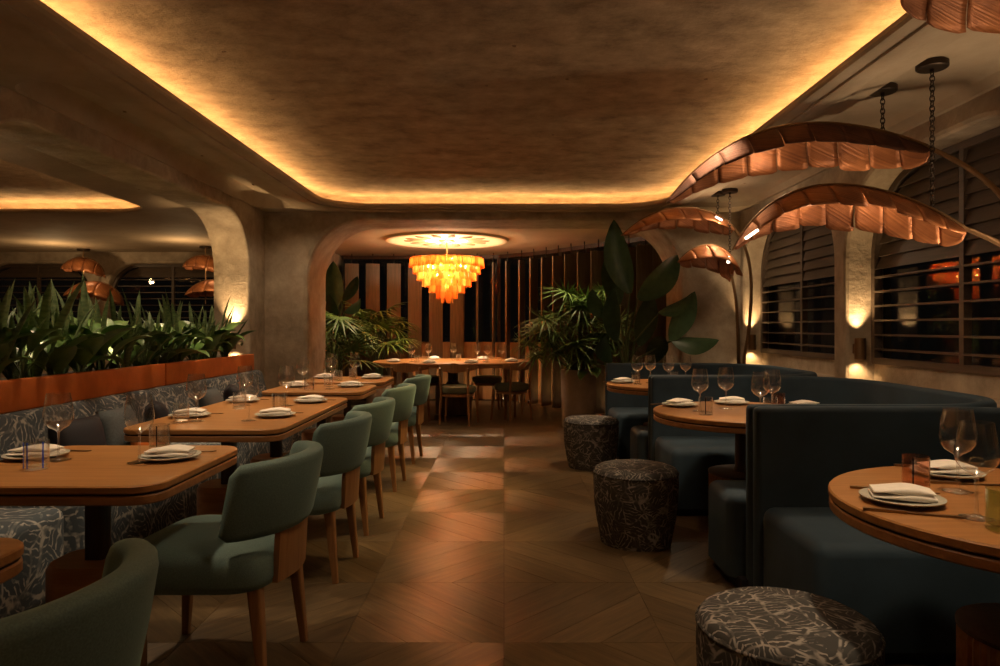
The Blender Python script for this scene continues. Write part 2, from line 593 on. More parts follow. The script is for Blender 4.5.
def wall_mesh(name, outer, holes, t, mapf, chamfer=0.03):
    """a slab of thickness t with openings; outer: (u0,u1,v0,v1); holes: list of (u0,u1,v0,v1,r)"""
    mb = MB()
    out = [(outer[0], outer[2]), (outer[1], outer[2]), (outer[1], outer[3]), (outer[0], outer[3])]
    for w, c in ((0.0, chamfer), (t, 0.0)):
        loops = [out] + [rrect(*h[:4], h[4], c, 12)[::-1] for h in holes]
        flat = [p for l in loops for p in l]
        tris = tessellate_polygon([[Vector((p[0], p[1], 0)) for p in l] for l in loops])
        mb.add([mapf(p[0], p[1], w) for p in flat], [tuple(tr) for tr in tris])
    for h in holes:
        ls = [(chamfer, 0.0), (chamfer * 0.3, chamfer * 0.3), (0.0, chamfer), (0.0, t)]
        loops = [[mapf(p[0], p[1], w) for p in rrect(*h[:4], h[4], e, 12)] for e, w in ls]
        mb.loft(loops, caps=False)
    mb.loft([[mapf(p[0], p[1], w) for p in out] for w in (0.0, t)], caps=False)
    me = bpy.data.meshes.new(name)
    me.from_pydata(mb.v, [], mb.f)
    bm = bmesh.new()
    bm.from_mesh(me)
    bmesh.ops.remove_doubles(bm, verts=bm.verts, dist=0.0005)
    bmesh.ops.recalc_face_normals(bm, faces=bm.faces)
    bm.to_mesh(me)
    bm.free()
    for p in me.polygons:
        p.use_smooth = True
    me.set_sharp_from_angle(angle=math.radians(12))
    return me


def bez(p0, p1, p2, p3, n):
    p0, p1, p2, p3 = map(Vector, (p0, p1, p2, p3))
    return [(p0 * (1 - t) ** 3 + p1 * 3 * t * (1 - t) ** 2 + p2 * 3 * t * t * (1 - t) + p3 * t ** 3)
            for t in [i / n for i in range(n + 1)]]


def light(kind, name, parent, loc, power, col=WARM2, size=0.03, spot=None, blend=0.6, aim=None):
    d = bpy.data.lights.new(name, kind)
    d.energy = power
    d.color = col
    if kind == 'SPOT':
        d.spot_size = math.radians(spot)
        d.spot_blend = blend
        d.shadow_soft_size = size
    elif kind == 'POINT':
        d.shadow_soft_size = size
    o = bpy.data.objects.new(name, d)
    COL.objects.link(o)
    o.parent = parent
    o.location = loc
    if aim is not None:
        o.rotation_euler = (Vector(aim)).to_track_quat('-Z', 'Y').to_euler()
    return o


# ------------------------------------------------------------------ the room shell
XL, XR, YB = -2.55, 2.52, 7.30
ZS = 2.425          # underside of the lowered ceiling
ZP = 2.50          # its recessed panels
ZC = 2.575           # the raised ceiling

# floor: slab, then diagonal planks laid in square fields
floor = struct(build((lambda m: (m.box((-0.0, 5.0, -0.045), (6.2, 14.0, 0.06)), m)[1])(MB()), 'floor', 'screed'))
S = 0.612
Y0 = 2.604 - 4 * S


def strip_polys(sgn):
    """five diagonal strips of one square field, local coordinates 0..S"""
    res = []
    n = 5
    L = S * math.sqrt(2)
    g = 0.0008
    for k in range(n):
        a, b = k * L / n + g, (k + 1) * L / n - g
        poly = [(g, g), (S - g, g), (S - g, S - g), (g, S - g)]
        for lim, keep in ((a, 1), (b, -1)):
            outp = []
            for i in range(len(poly)):
                p, q = poly[i], poly[(i + 1) % len(poly)]
                dp = ((p[0] + p[1]) / math.sqrt(2) - lim) * keep
                dq = ((q[0] + q[1]) / math.sqrt(2) - lim) * keep
                if dp >= 0:
                    outp.append(p)
                if dp * dq < 0:
                    t = dp / (dp - dq)
                    outp.append((p[0] + (q[0] - p[0]) * t, p[1] + (q[1] - p[1]) * t))
            poly = outp
        if sgn < 0:
            poly = [(S - x, y) for x, y in poly][::-1]
        res.append(poly)
    return res


def plank_uv(x, y, sgn):
    if sgn > 0:
        return ((x - y) * .7071, (x + y) * .7071)
    return ((-x - y) * .7071, (-x + y) * .7071)


STR = {s: strip_polys(s) for s in (1, -1)}
PLM = {}
for s in (1, -1):
    for k, poly in enumerate(STR[s]):
        mb = MB()
        mb.prism(poly, -0.0145, 0.0)
        mb.uv = [plank_uv(v[0], v[1], s) for v in mb.v]
        me = mb.mesh('plank', smooth=0)
        me.materials.append(M['plank'])
        PLM[(s, k)] = me
rest = MB()
rest.uv = []
for i in range(-5, 5):
    for j in range(1, 18):
        s = -1 if (i + j) % 2 == 0 else 1
        x, y = i * S, Y0 + j * S
        if -3 <= i <= 1 and 2 <= j <= 13:
            for k in range(5):
                link('plank', PLM[(s, k)], None, floor, (x, y, 0))
        else:
            for k in range(5):
                n0 = len(rest.v)
                rest.prism([(px + x, py + y) for px, py in STR[s][k]], -0.0145, 0.0)
                ox, oy = random.random() * 20, random.random() * 20
                rest.uv += [(plank_uv(v[0] - x, v[1] - y, s)[0] + ox, plank_uv(v[0] - x, v[1] - y, s)[1] + oy) for v in rest.v[n0:]]
po = build(rest, 'plank_field', 'plank', floor, smooth=0)
po['kind'] = 'stuff'
mb = MB()
mb.box((-6.3, 5.0, -0.045), (6.4, 14.0, 0.06))
struct(build(mb, 'floor_side_room', 'carpetwood'))

TRAY = (-1.83, 1.65, -1.2, 7.07, 0.5)


def soffit_mesh(name, outer, tray, recesses):
    """lowered ceiling: slab from ZS up, open at the tray, with shallow rounded recesses"""
    mb = MB()
    out = [(outer[0], outer[2]), (outer[1], outer[2]), (outer[1], outer[3]), (outer[0], outer[3])]
    loops = [out, rrect(*tray[:4], tray[4], 0.0, 12)[::-1]] + [rrect(*r[:4], r[4], 0.0, 12)[::-1] for r in recesses]
    tris = tessellate_polygon([[Vector((p[0], p[1], 0)) for p in l] for l in loops])
    mb.add([(p[0], p[1], ZS) for l in loops for p in l], [tuple(t) for t in tris])
    for r in recesses:
        zp, sl = r[5], r[6]
        ls = [(0.0, ZS), (-0.11 * sl, ZS + (zp - ZS) * .24), (-0.32 * sl, ZS + (zp - ZS) * .6), (-0.64 * sl, zp - (zp - ZS) * .16), (-sl, zp)]
        mb.loft([[(p[0], p[1], z) for p in rrect(*r[:4], r[4], e, 12)] for e, z in ls], caps=False)
        top = rrect(*r[:4], r[4], -sl, 12)
        mb.add([(p[0], p[1], zp) for p in top], [tuple(range(len(top)))])
    # nosing of the tray, rounded, with a small upstand that hides the light
    ls = [(0.0, ZS), (-0.02, ZS + .006), (-0.03, ZS + .02), (-0.03, ZS + .04), (-0.025, ZS + .046), (-0.01, ZS + .046), (0.0, ZS + .012), (0.30, ZS + .012)]
    mb.loft([[(p[0], p[1], z) for p in rrect(*tray[:4], tray[4], e, 12)] for e, z in ls], caps=False)
    me = bpy.data.meshes.new(name)
    me.from_pydata(mb.v, [], mb.f)
    bm = bmesh.new()
    bm.from_mesh(me)
    bmesh.ops.remove_doubles(bm, verts=bm.verts, dist=0.0003)
    bmesh.ops.recalc_face_normals(bm, faces=bm.faces)
    bm.to_mesh(me)
    bm.free()
    for p in me.polygons:
        p.use_smooth = True
    me.set_sharp_from_angle(angle=math.radians(20))
    return me


def raised_ceiling(name, tray):
    mb = MB()
    ls = [(0.30, ZS + .012), (0.30, ZC - .07), (0.285, ZC - .035), (0.25, ZC - .012), (0.19, ZC)]
    mb.loft([[(p[0], p[1], z) for p in rrect(*tray[:4], tray[4], e, 12)] for e, z in ls], caps=False)
    top = rrect(*tray[:4], tray[4], 0.19, 12)
    mb.add([(p[0], p[1], ZC) for p in top], [tuple(range(len(top)))])
    return mb.mesh(name, 40)


def led_strip(tray, label):
    mb = MB()
    path = [(p[0], p[1], ZS + .026) for p in rrect(*tray[:4], tray[4], 0.10, 12)]
    mb.tube(path, 0.012, 6, closed=True)
    return tag(build(mb, 'led_strip', 'led'), label, 'light strip')


struct(link('ceiling', raised_ceiling('ceiling', TRAY), 'ceiling'))
struct(link('ceiling_soffit', soffit_mesh('ceiling_soffit', (XL - .02, XR + .02, -2.2, YB + .02), TRAY,
       [(-2.535, -2.15, 3.42, 7.06, 0.19, ZS + .13, 0.06), (1.85, 2.49, 0.4, 7.0, 0.22, ZP, 0.11)]), 'soffit'))
led_strip(TRAY, 'warm light strip hidden in the cove around the main raised ceiling')
# stepped moulding that runs round the tray
mb = MB()
ls = [(0.05, ZS + .001), (0.05, ZS - .012), (0.065, ZS - .018), (0.13, ZS - .018), (0.145, ZS - .012), (0.16, ZS - .012), (0.17, ZS + .001)]
mb.loft([[(p[0], p[1], z) for p in rrect(*TRAY[:4], TRAY[4], e, 12)] for e, z in ls], caps=False)
struct(build(mb, 'trim_1', 'soffit'))

TRAY2 = (-9.0, -3.68, 1.0, 7.38, 0.5)
struct(link('ceiling_side_room', raised_ceiling('ceiling_side_room', TRAY2), 'ceiling'))
struct(link('ceiling_side_soffit', soffit_mesh('ceiling_side_soffit', (-9.6, XL - .02, -0.5, 11.2), TRAY2, []), 'soffit'))
led_strip(TRAY2, 'warm light strip hidden in the cove of the side room beyond the planter')

# walls
struct(link('wall_left', wall_mesh('wall_left', (-2.2, YB + .72, -0.2, ZS + .05), [(3.2, 6.87, 0.55, 2.30, (0.02, 0.02, 0.55, 0.55))], 0.36,
       lambda u, v, w: (XL - w, u, v), 0.02), 'plaster'))
struct(link('wall_back', wall_mesh('wall_back', (XL - .30, 3.1, -0.3, 2.46), [(-2.09, 1.90, -0.12, 2.35, (0, 0, 0.62, 0.62))], 0.72,
       lambda u, v, w: (u, YB + w, v), 0.05), 'plaster'))
WIN = [(3.06, 5.06), (5.25, 7.24), (0.86, 2.86)]
struct(link('wall_right', wall_mesh('wall_right', (-2.2, YB, -0.2, ZS + .05),
       [(a, b, 0.80, 2.30, (0.02, 0.02, 0.60, 0.60)) for a, b in sorted(WIN)], 0.34, lambda u, v, w: (XR + w, u, v), 0.03), 'plaster'))
mb = MB()
mb.box((0, -2.25, 1.3), (5.4, 0.1, 3.0))
struct(build(mb, 'wall_front', 'plaster'))
mb = MB()
mb.box((-9.6, 5.3, 1.3), (0.1, 12.0, 3.0))
struct(build(mb, 'wall_side_room_left', 'plaster'))
mb = MB()
mb.box((-6.2, -0.55, 1.3), (7.0, 0.1, 3.0))
struct(build(mb, 'wall_side_room_front', 'plaster'))
WSIDE = [(-8.62, -6.78), (-6.50, -4.45)]
struct(link('wall_side_room_back', wall_mesh('wall_side_room_back', (-9.6, -2.8, -0.2, ZS + .05),
       [(a, b, 0.80, 2.24, (0.02, 0.02, 0.5, 0.5)) for a, b in WSIDE], 0.24, lambda u, v, w: (u, 11.2 + w, v), 0.04), 'plaster'))
mb = MB()
mb.box((-2.83, 9.9, 1.2), (0.14, 3.8, 2.6))
struct(build(mb, 'wall_alcove_left', 'plaster'))
mb = MB()
mb.box((3.05, 9.9, 1.2), (0.1, 3.8, 2.6))
struct(build(mb, 'wall_alcove_right', 'plaster'))
mb = MB()
mb.box((0.1, 10.05, 2.44), (6.0, 4.1, 0.08))
struct(build(mb, 'ceiling_alcove', 'alcove_ceil'))

# ------------------------------------------------------------------ louvred windows
def louvred_window(idx, u0, u1, zlo, ztop, rad, mapf, split=1.60):
    """arched frame, mullion, open blades below, closed blades above, dark pane behind. mapf(u, depth, z)"""
    fr = MB()
    ls = [(0.0, 0.0), (0.0, 0.06), (-0.045, 0.06), (-0.045, 0.0)]
    fr.loft([[mapf(p[0], w, p[1]) for p in rrect(u0, u1, zlo, ztop, (0.02, 0.02, rad, rad), e, 12)] for e, w in ls], caps=False, closed=True)
    root = struct(build(fr, 'window_%d' % idx, 'slatwood'))
    um = (u0 + u1) / 2
    def bar(name, ua, ub, d0, d1, za, zb, mat='slatwood', skew=0.0):
        m = MB()
        c = []
        for u in (ua, ub):
            for d, z in ((d0, za), (d1, za + skew), (d1, zb + skew), (d0, zb)):
                c.append(mapf(u, d, z))
        m.add(c, [(0, 1, 2, 3), (7, 6, 5, 4), (0, 4, 5, 1), (1, 5, 6, 2), (2, 6, 7, 3), (3, 7, 4, 0)])
        return build(m, name, mat, root, smooth=0)
    bar('mullion', um - .02, um + .02, 0.0, 0.05, zlo + .04, ztop - .045)
    def inset(z):
        zz = z - (ztop - rad)
        if zz <= 0:
            return 0.045
        return 0.045 + rad - math.sqrt(max(0.0, (rad - .045) ** 2 - min(zz, rad - .05) ** 2))
    z = zlo + 0.10
    while z < split:
        for a, b in ((u0 + inset(z), um - .02), (um + .02, u1 - inset(z))):
            bar('louvre_blade', a, b, 0.0, 0.055, z, z + 0.013)
        z += 0.105
    z = split + 0.02
    while z < ztop - 0.075:
        zt = min(z + .098, ztop - .046)
        i, i2 = inset(z), inset(zt)
        for a, b, a2, b2 in ((u0 + i, um - .02, u0 + i2, um - .02), (um + .02, u1 - i, um + .02, u1 - i2)):
            if b - a > 0.06:
                m = MB()
                c = []
                for u, u2 in ((a, a2), (b, b2)):
                    for d, zz, uu in ((0.006, z, u), (0.018, z, u), (0.042, zt, u2), (0.030, zt, u2)):
                        c.append(mapf(uu, d, zz))
                m.add(c, [(0, 1, 2, 3), (7, 6, 5, 4), (0, 4, 5, 1), (1, 5, 6, 2), (2, 6, 7, 3), (3, 7, 4, 0)])
                build(m, 'louvre_blade', 'slatwood', root, smooth=0)
        z += 0.09
    bar('pane', u0 + .01, u1 - .01, 0.085, 0.091, zlo + .01, ztop - .02, 'pane')
    bar('sub_panel', u0 + .003, u1 - .003, 0.02, 0.12, 0.80, zlo, 'plaster')
    return root


for n, (a, b) in enumerate(WIN):
    louvred_window(n + 1, a + .003, b - .003, 0.93, 2.297, 0.597, lambda u, d, z: (XR + .19 + d, u, z))
for n, (a, b) in enumerate(WSIDE):
    louvred_window(n + 4, a + .003, b - .003, 0.93, 2.237, 0.497, lambda u, d, z: (u, 11.2 + .12 + d, z), split=2.0)

# ------------------------------------------------------------------ wall lights
def sconce(loc, label, power=SCONCE_W, aim_back=(0, 1, 0)):
    t = thing('wall_sconce', label, 'wall light', loc, 0, 'up and down wall lights')
    m = MB()
    m.lathe([(0.034, 0.0), (0.038, 0.004), (0.038, 0.156), (0.034, 0.16), (0.028, 0.16), (0.028, 0.13)], 20)
    build(m, 'shade', 'bronze', t)
    m = MB()
    m.box((0, 0.045, 0.08), (0.05, 0.03, 0.07))
    build(m, 'bracket', 'bronze', t)
    light('SPOT', 'up_lamp', t, (0, 0.0, 0.175), power * 7, WARM, 0.012, 76, 1.0, (0, 0.12, 1))
    light('SPOT', 'down_lamp', t, (0, 0.0, -0.012), power * 1.0, WARM, 0.012, 120, 0.8, (0, 0.3, -1))
    return t


sconce((2.60, 5.00, 0.96), 'bronze up and down wall light on the pier between the louvred windows')
sconce((2.60, 7.18, 0.96), 'bronze up and down wall light in the corner beside the back arch')
sconce((-2.70, 6.80, 0.98), 'bronze up and down wall light behind the planter on the arch jamb', SCONCE_W * 2.2)

# ------------------------------------------------------------------ tables
def table_top(mb_loops, parent, mat='oak'):
    z = 0.74
    names = [('tabletop', mat, z - .024, z, 0.0), ('groove', 'groove', z - .030, z - .024, -0.006), ('lower_top', 'oak_edge', z - .058, z - .030, -0.002)]
    for nm, mt, z0, z1, e in names:
        m = MB()
        b = 0.004
        m.loft([[(p[0], p[1], zz) for p in mb_loops(e - ee)] for zz, ee in ((z0, b if nm != 'groove' else 0), (z0 + b, 0), (z1 - b, 0), (z1, b if nm != 'groove' else 0))])
        build(m, nm, mt, parent, smooth=30)


def rect_table(label, cy, ly, cx=-1.375, lx=0.735):
    t = thing('dining_table', label, 'table', (cx, cy, 0), 0, 'oak tables along the banquette')
    table_top(lambda e: rrect(-lx / 2, lx / 2, -ly / 2, ly / 2, 0.09, e, 6), t)
    posts = [0.0] if ly < 1 else [-ly / 4, ly / 4]
    for p in posts:
        m = MB()
        m.loft([[(x, y, z) for x, y in rrect(-0.032, 0.032, p - 0.032, p + 0.032, 0.014, 0, 4)] for z in (0.42, 0.685)])
        build(m, 'post', 'darkwood', t)
        m = MB()
        m.loft([[(x, y, z) for x, y in rrect(-0.14, 0.14, p - 0.12, p + 0.12, 0.09, e, 6)] for z, e in ((0.0, -.02), (0.02, 0), (0.405, 0), (0.42, -.01))])
        build(m, 'base_drum', 'oak_edge', t)
    return t


def round_table(label, cx, cy, r=0.485):
    t = thing('round_table', label, 'table', (cx, cy, 0), 0, 'round oak tables in the booths')
    table_top(lambda e: [((r + e) * math.cos(2 * PI * k / 56), (r + e) * math.sin(2 * PI * k / 56)) for k in range(56)], t)
    m = MB()
    m.lathe([(0.055, 0.41), (0.045, 0.44), (0.045, 0.66), (0.06, 0.685)], 18)
    build(m, 'post', 'darkwood', t)
    m = MB()
    loops = []
    nf = 96
    for z, sc in ((0.0, 0.95), (0.02, 1.0), (0.385, 1.0), (0.395, 0.99)):
        loops.append([((0.178 * sc + (0.006 if k % 2 else 0)) * math.cos(2 * PI * k / nf), (0.178 * sc + (0.006 if k % 2 else 0)) * math.sin(2 * PI * k / nf), z) for k in range(nf)])
    m.loft(loops)
    build(m, 'fluted_base', 'oak_edge', t, smooth=20)
    m = MB()
    m.lathe([(0.175, 0.392), (0.187, 0.398), (0.187, 0.408), (0.175, 0.412)], 40)
    build(m, 'base_cap', 'darkwood', t)
    return t


TB = {
    'A': ('oak table end with nothing on it beside the sage chair at the aisle start', 1.16, 0.68),
    'B': ('oak table for two set with a blue-striped tumbler', 2.32, 0.69),
    'C': ('long oak table set for four beside the banquette', 3.78, 1.42),
    'D': ('oak table for two between the long table and the arch-side table', 5.17, 0.64),
    'E': ('oak table for two closest to the back arch and palms', 6.03, 0.66),
}
for k, (lab, cy, ly) in TB.items():
    rect_table(lab, cy, ly)
RT = {'F': ('round oak booth table set with pink and green tumblers', 1.395, 1.78, 0.50),
      'G': ('round oak table in the middle blue booth', 1.315, 3.76, 0.485),
      'H': ('round oak table in the blue booth beside the potted plants', 1.325, 5.58, 0.485)}
for k, (lab, cx, cy, r) in RT.items():
    round_table(lab, cx, cy, r)

# big oval table in the alcove
ot = thing('oval_table', 'large oval oak table under the amber chandelier', 'table', (-0.70, 9.3, 0))
table_top(lambda e: [((1.06 + e) * math.copysign(abs(math.cos(2 * PI * k / 64)) ** .8, math.cos(2 * PI * k / 64)), (0.78 + e) * math.copysign(abs(math.sin(2 * PI * k / 64)) ** .8, math.sin(2 * PI * k / 64))) for k in range(64)], ot)
for sx, sy in ((-.72, -.42), (.72, -.42), (-.72, .42), (.95, .12)):
    m = MB()
    m.lathe([(0.016, 0), (0.026, 0.35), (0.03, 0.685)], 12, (sx, sy, 0))
    build(m, 'leg', 'oak_leg', ot)
m = MB()
m.lathe([(0.20, 0), (0.24, 0.02), (0.24, 0.40), (0.10, 0.42), (0.07, 0.46), (0.07, 0.685)], 28, (0, 0.1, 0))
build(m, 'pedestal', 'darkwood', ot)

# ------------------------------------------------------------------ sage dining chairs (front faces -X)
def make_chair():
    t = thing('dining_chair', 'x', 'chair', (0, 0, 0), 0, 'sage upholstered chairs along the banquette tables')
    # seat: softly squared plan, crowned top
    def plan(z, e):
        pts = []
        for k in range(40):
            a = 2 * PI * k / 40
            c, s = math.cos(a), math.sin(a)
            n = 0.40
            x = math.copysign(abs(c) ** n, c) * (0.265 + e)
            y = math.copysign(abs(s) ** n, s) * (0.262 + e) * (1.0 - 0.10 * (x / 0.285))
            pts.append((x - 0.065, y, z))
        return pts
    m = MB()
    m.loft([plan(z, e) for z, e in ((0.325, -.03), (0.335, -.008), (0.36, 0.0), (0.42, 0.0), (0.445, -.010), (0.458, -.035), (0.464, -.09), (0.467, -.18), (0.468, -0.25))])
    build(m, 'seat', 'green', t, smooth=60)
    # curved backrest swept along an arc
    m = MB()
    loops = []
    ns = 22
    for i in range(ns + 1):
        u = -1 + 2 * i / ns
        y = 0.256 * math.sin(u * 1.25) / math.sin(1.25)
        x = 0.225 - 0.160 * (1 - math.cos(u * 1.25)) / (1 - math.cos(1.25))
        dy = 0.256 * math.cos(u * 1.25) * 1.25 / math.sin(1.25)
        dx = -0.160 * math.sin(u * 1.25) * 1.25 / (1 - math.cos(1.25))
        nrm = Vector((dy, -dx, 0)).normalized()
        endf = min(1.0, (1 - abs(u)) / 0.10) ** 0.5
        th = 0.036 * (0.35 + 0.65 * endf)
        z0, z1 = 0.505 + 0.02 * (1 - endf), 0.765 - 0.035 * (1 - endf) - 0.012 * u * u
        lp = []
        for k in range(16):
            a = 2 * PI * k / 16
            cx = math.copysign(abs(math.cos(a)) ** .6, math.cos(a))
            cz = math.copysign(abs(math.sin(a)) ** .28, math.sin(a))
            z = (z0 + z1) / 2 + cz * (z1 - z0) / 2
            lean = 0.05 * (z - 0.5) / 0.26
            lp.append(Vector((x + lean, y, z)) + nrm * (cx * th))
        loops.append(lp)
    m.loft(loops)
    build(m, 'backrest', 'green', t, smooth=60)
    # wooden back support
    m = MB()
    loops = []
    for i in range(9):
        u = -1 + 2 * i / 8
        y = 0.125 * u
        x = 0.222 - 0.020 * u * u
        loops.append([(x - .010, y, 0.335), (x + .010, y, 0.335), (x + .022, y, 0.56), (x + .002, y, 0.56)])
    m.loft(loops)
    build(m, 'back_support', 'oak_leg', t, smooth=40)
    for (ax, ay, bx, by) in ((0.150, 0.165, 0.185, 0.180), (0.150, -0.165, 0.185, -0.180), (-0.275, 0.185, -0.30, 0.200), (-0.275, -0.185, -0.30, -0.200)):
        m = MB()
        lp = []
        for z, h, x, y in ((0.0, 0.013, bx, by), (0.35, 0.024, ax, ay)):
            lp.append([(x + px, y + py, z) for px, py in rrect(-h, h, -h, h, h * .4, 0, 3)])
        m.loft(lp)
        build(m, 'leg', 'oak_leg', t)
    return t


CH = [(1.21, 'sage green chair at the bare oak table end'),
      (2.46, 'sage green chair at the table with the blue-striped tumbler'),
      (3.40, 'sage green chair at the long oak table, beside the chair of the blue-tumbler table'),
      (4.14, 'sage green chair at the long oak table, on the side of the back arch'),
      (5.18, 'sage green chair at the table between the long table and the arch-side table'),
      (6.20, 'sage green chair at the oak table closest to the back arch')]
ch0 = make_chair()
for i, (y, lab) in enumerate(CH):
    c = ch0 if i == 0 else copy_tree(ch0)
    c.location = (-0.965 + (0.01, 0.0, 0.0, 0.0, -0.005, 0.0)[i], y, 0)
    c.rotation_euler = (0, 0, math.radians((-4, -5, -3, -4, -3, -4)[i]))
    c['label'] = lab

# wooden alcove chairs with a bent rail (front faces +Y)
def make_wood_chair():
    t = thing('wooden_chair', 'x', 'chair', (0, 0, 0), 0, 'bentwood chairs around the oval table')
    m = MB()
    m.lathe([(0.17, 0.38), (0.215, 0.395), (0.225, 0.43), (0.215, 0.465), (0.15, 0.48), (0.0, 0.485)], 28, close=False)
    m.lathe([(0.17, 0.38), (0.0, 0.38)], 28, close=False)
    build(m, 'seat', 'olive', t, smooth=50)
    m = MB()
    m.lathe([(0.19, 0.345), (0.20, 0.35), (0.20, 0.38), (0.19, 0.382)], 28)
    build(m, 'seat_frame', 'oak_leg', t)
    for sx, sy, top in ((-.17, -.15, .70), (.17, -.15, .70), (-.19, .14, .40), (.19, .14, .40)):
        m = MB()
        m.tube([(sx * 1.12, sy * 1.15, 0), (sx, sy, 0.40)] + ([(sx * 1.05, sy * 1.2, 0.70)] if top > .5 else []), 0.014, 8, 0.017)
        build(m, 'leg', 'oak_leg', t)
    m = MB()
    loops = []
    for i in range(19):
        a = PI * (1.0 + i / 18) + 0.0
        u = abs(i - 9) / 9
        h = 0.045 * (1 - u) + 0.016
        zc = 0.70
        cxx, cyy = 0.235 * math.cos(a), 0.215 * math.sin(a) + 0.02
        n = Vector((math.cos(a), math.sin(a), 0))
        loops.append([Vector((cxx, cyy, zc)) + n * dx + Vector((0, 0, dz)) for dx, dz in ((-.010, -h), (.010, -h), (.013, h), (-.007, h))])
    m.loft(loops)
    build(m, 'back_rail', 'oak_leg', t, smooth=50)
    return t


wc0 = make_wood_chair()
WC = [(-0.57, 8.50, -0.22, 'bentwood chair with olive seat, back turned to the aisle, under the chandelier'),
      (-1.18, 8.58, -0.15, 'bentwood chair with olive seat beside the alcove fan palm'),
      (0.10, 8.85, 0.75, 'bentwood chair at the rounded end of the oval table beside the taupe pot'),
      (-0.25, 10.12, PI - .2, 'bentwood chair on the far side of the oval table before the fins'),
      (-1.15, 10.15, PI + .15, 'bentwood chair on the far side of the oval table behind the palm')]
for i, (x, y, a, lab) in enumerate(WC):
    c = wc0 if i == 0 else copy_tree(wc0)
    c.location = (x, y, 0)
    c.rotation_euler = (0, 0, a)
    c['label'] = lab

# ------------------------------------------------------------------ banquette, planter
def banquette(y0, y1, label):
    t = thing('banquette', label, 'banquette', (-2.2, (y0 + y1) / 2, 0), 0, 'foliage print banquettes')
    L = y1 - y0
    build_l = link('seat', rbox_mesh('seat', (0.58, L, 0.37), 0.045, 4, (0.08, 0, 0.265)), 'print', t)
    m = MB()
    m.box((0.06, 0, 0.04), (0.50, L - .04, 0.08))
    build(m, 'plinth', 'darkwood', t, smooth=0)
    # raked back cushion
    m = MB()
    prof = [(-.335, .40), (-.17, .40), (-.175, .46), (-.245, .73), (-.262, .757), (-.29, .765), (-.335, .765)]
    m.loft([[(x, yy, z) for x, z in prof] for yy in (-L / 2 + .005, L / 2 - .005)])
    build(m, 'back_cushion', 'print', t, smooth=50)
    return t


banquette(0.75, 2.88, 'foliage print banquette section ending at the blue-tumbler table')
banquette(2.97, 6.94, 'long foliage print banquette below the orange rail')

pl = thing('planter', 'long planter with an orange leather rail below the side arch', 'planter', (-2.74, 5.05, 0))
for a, b in ((3.26, 5.06), (5.07, 6.86)):
    link('rail_panel', rbox_mesh('rail_panel', (0.05, b - a, 0.165), 0.010, 3, (0.215, (a + b) / 2 - 5.05, 0.848)), 'orange', pl)
m = MB()
m.box((-0.05, 0, 0.735), (0.48, 3.58, 0.30))
trough = build(m, 'trough', 'darkwood', pl, smooth=0)
m = MB()
m.box((-0.05, 0, 0.889), (0.44, 3.54, 0.01))
build(m, 'soil', 'soil', trough, smooth=0)

# cushions leaning on the banquette
def pillow_mesh(name, w, h, d):
    mb = MB()
    n = 10
    for sgn in (1, -1):
        vs, fs = [], []
        for i in range(n + 1):
            for j in range(n + 1):
                u, v = -1 + 2 * i / n, -1 + 2 * j / n
                pinch = 1 - 0.07 * (1 - abs(u) ** 2) * abs(v) ** 3
                pinch2 = 1 - 0.07 * (1 - abs(v) ** 2) * abs(u) ** 3
                th = d * (max(0, 1 - abs(u) ** 2.6) * max(0, 1 - abs(v) ** 2.6)) ** .5
                vs.append((sgn * th, u * w / 2 * pinch2, v * h / 2 * pinch))
        for i in range(n):
            for j in range(n):
                a = i * (n + 1) + j
                fs.append((a, a + 1, a + n + 2, a + n + 1))
        mb.add(vs, fs)
    me = mb.mesh(name, 0)
    bm = bmesh.new()
    bm.from_mesh(me)
    bmesh.ops.remove_doubles(bm, verts=bm.verts, dist=0.0005)
    bmesh.ops.recalc_face_normals(bm, faces=bm.faces)
    bm.to_mesh(me)
    bm.free()
    for p in me.polygons:
        p.use_smooth = True
    return me


PG = link('throw_pillow', pillow_mesh('throw_pillow', 0.36, 0.28, 0.065), 'greyfab')
PN = link('throw_pillow', pillow_mesh('throw_pillow', 0.32, 0.27, 0.075), 'navy')
PO = link('lumbar_cushion', pillow_mesh('lumbar_cushion', 0.42, 0.18, 0.05), 'orange')
PL = [(PG, (-2.26, 4.02, 0.59), 0.0, 'grey throw pillow next to the orange lumbar cushion on the banquette'),
      (PG, (-2.26, 5.3, 0.59), 0.1, 'grey throw pillow behind the table between the long table and the arch-side table'),
      (PN, (-2.25, 3.62, 0.59), -0.3, 'dark navy throw pillow behind the table with the blue-striped tumbler'),
      (PN, (-2.24, 4.44, 0.59), 0.5, 'dark navy throw pillow leaning beside the grey and orange cushions'),
      (PN, (-2.24, 5.68, 0.59), 0.4, 'dark navy throw pillow on the banquette close to the plaster column'),
      (PO, (-2.13, 4.10, 0.54), 0.1, 'orange lumbar cushion in front of the grey throw pillow'),
      (PO, (-2.13, 5.25, 0.54), 0.15, 'orange lumbar cushion lying towards the plaster column')]
seen = set()
for src, loc, rz, lab in PL:
    o = src if src.name not in seen else src.copy()
    if src.name in seen:
        COL.objects.link(o)
    seen.add(src.name)
    o.location = loc
    o.rotation_euler = (0, math.radians(-14), rz)
    tag(o, lab, 'cushion', 'cushions on the banquette')

# ------------------------------------------------------------------ blue booths
def upath(x0, xb, ya, yb, r, seg=10, x1=None):
    pts = [(x0, ya)]
    for k in range(seg + 1):
        a = -PI / 2 + (PI / 2) * k / seg
        pts.append((xb - r + r * math.cos(a), ya + r + r * math.sin(a)))
    for k in range(seg + 1):
        a = (PI / 2) * k / seg
        pts.append((xb - r + r * math.cos(a), yb - r + r * math.sin(a)))
    pts.append((x0 if x1 is None else x1, yb))
    return pts


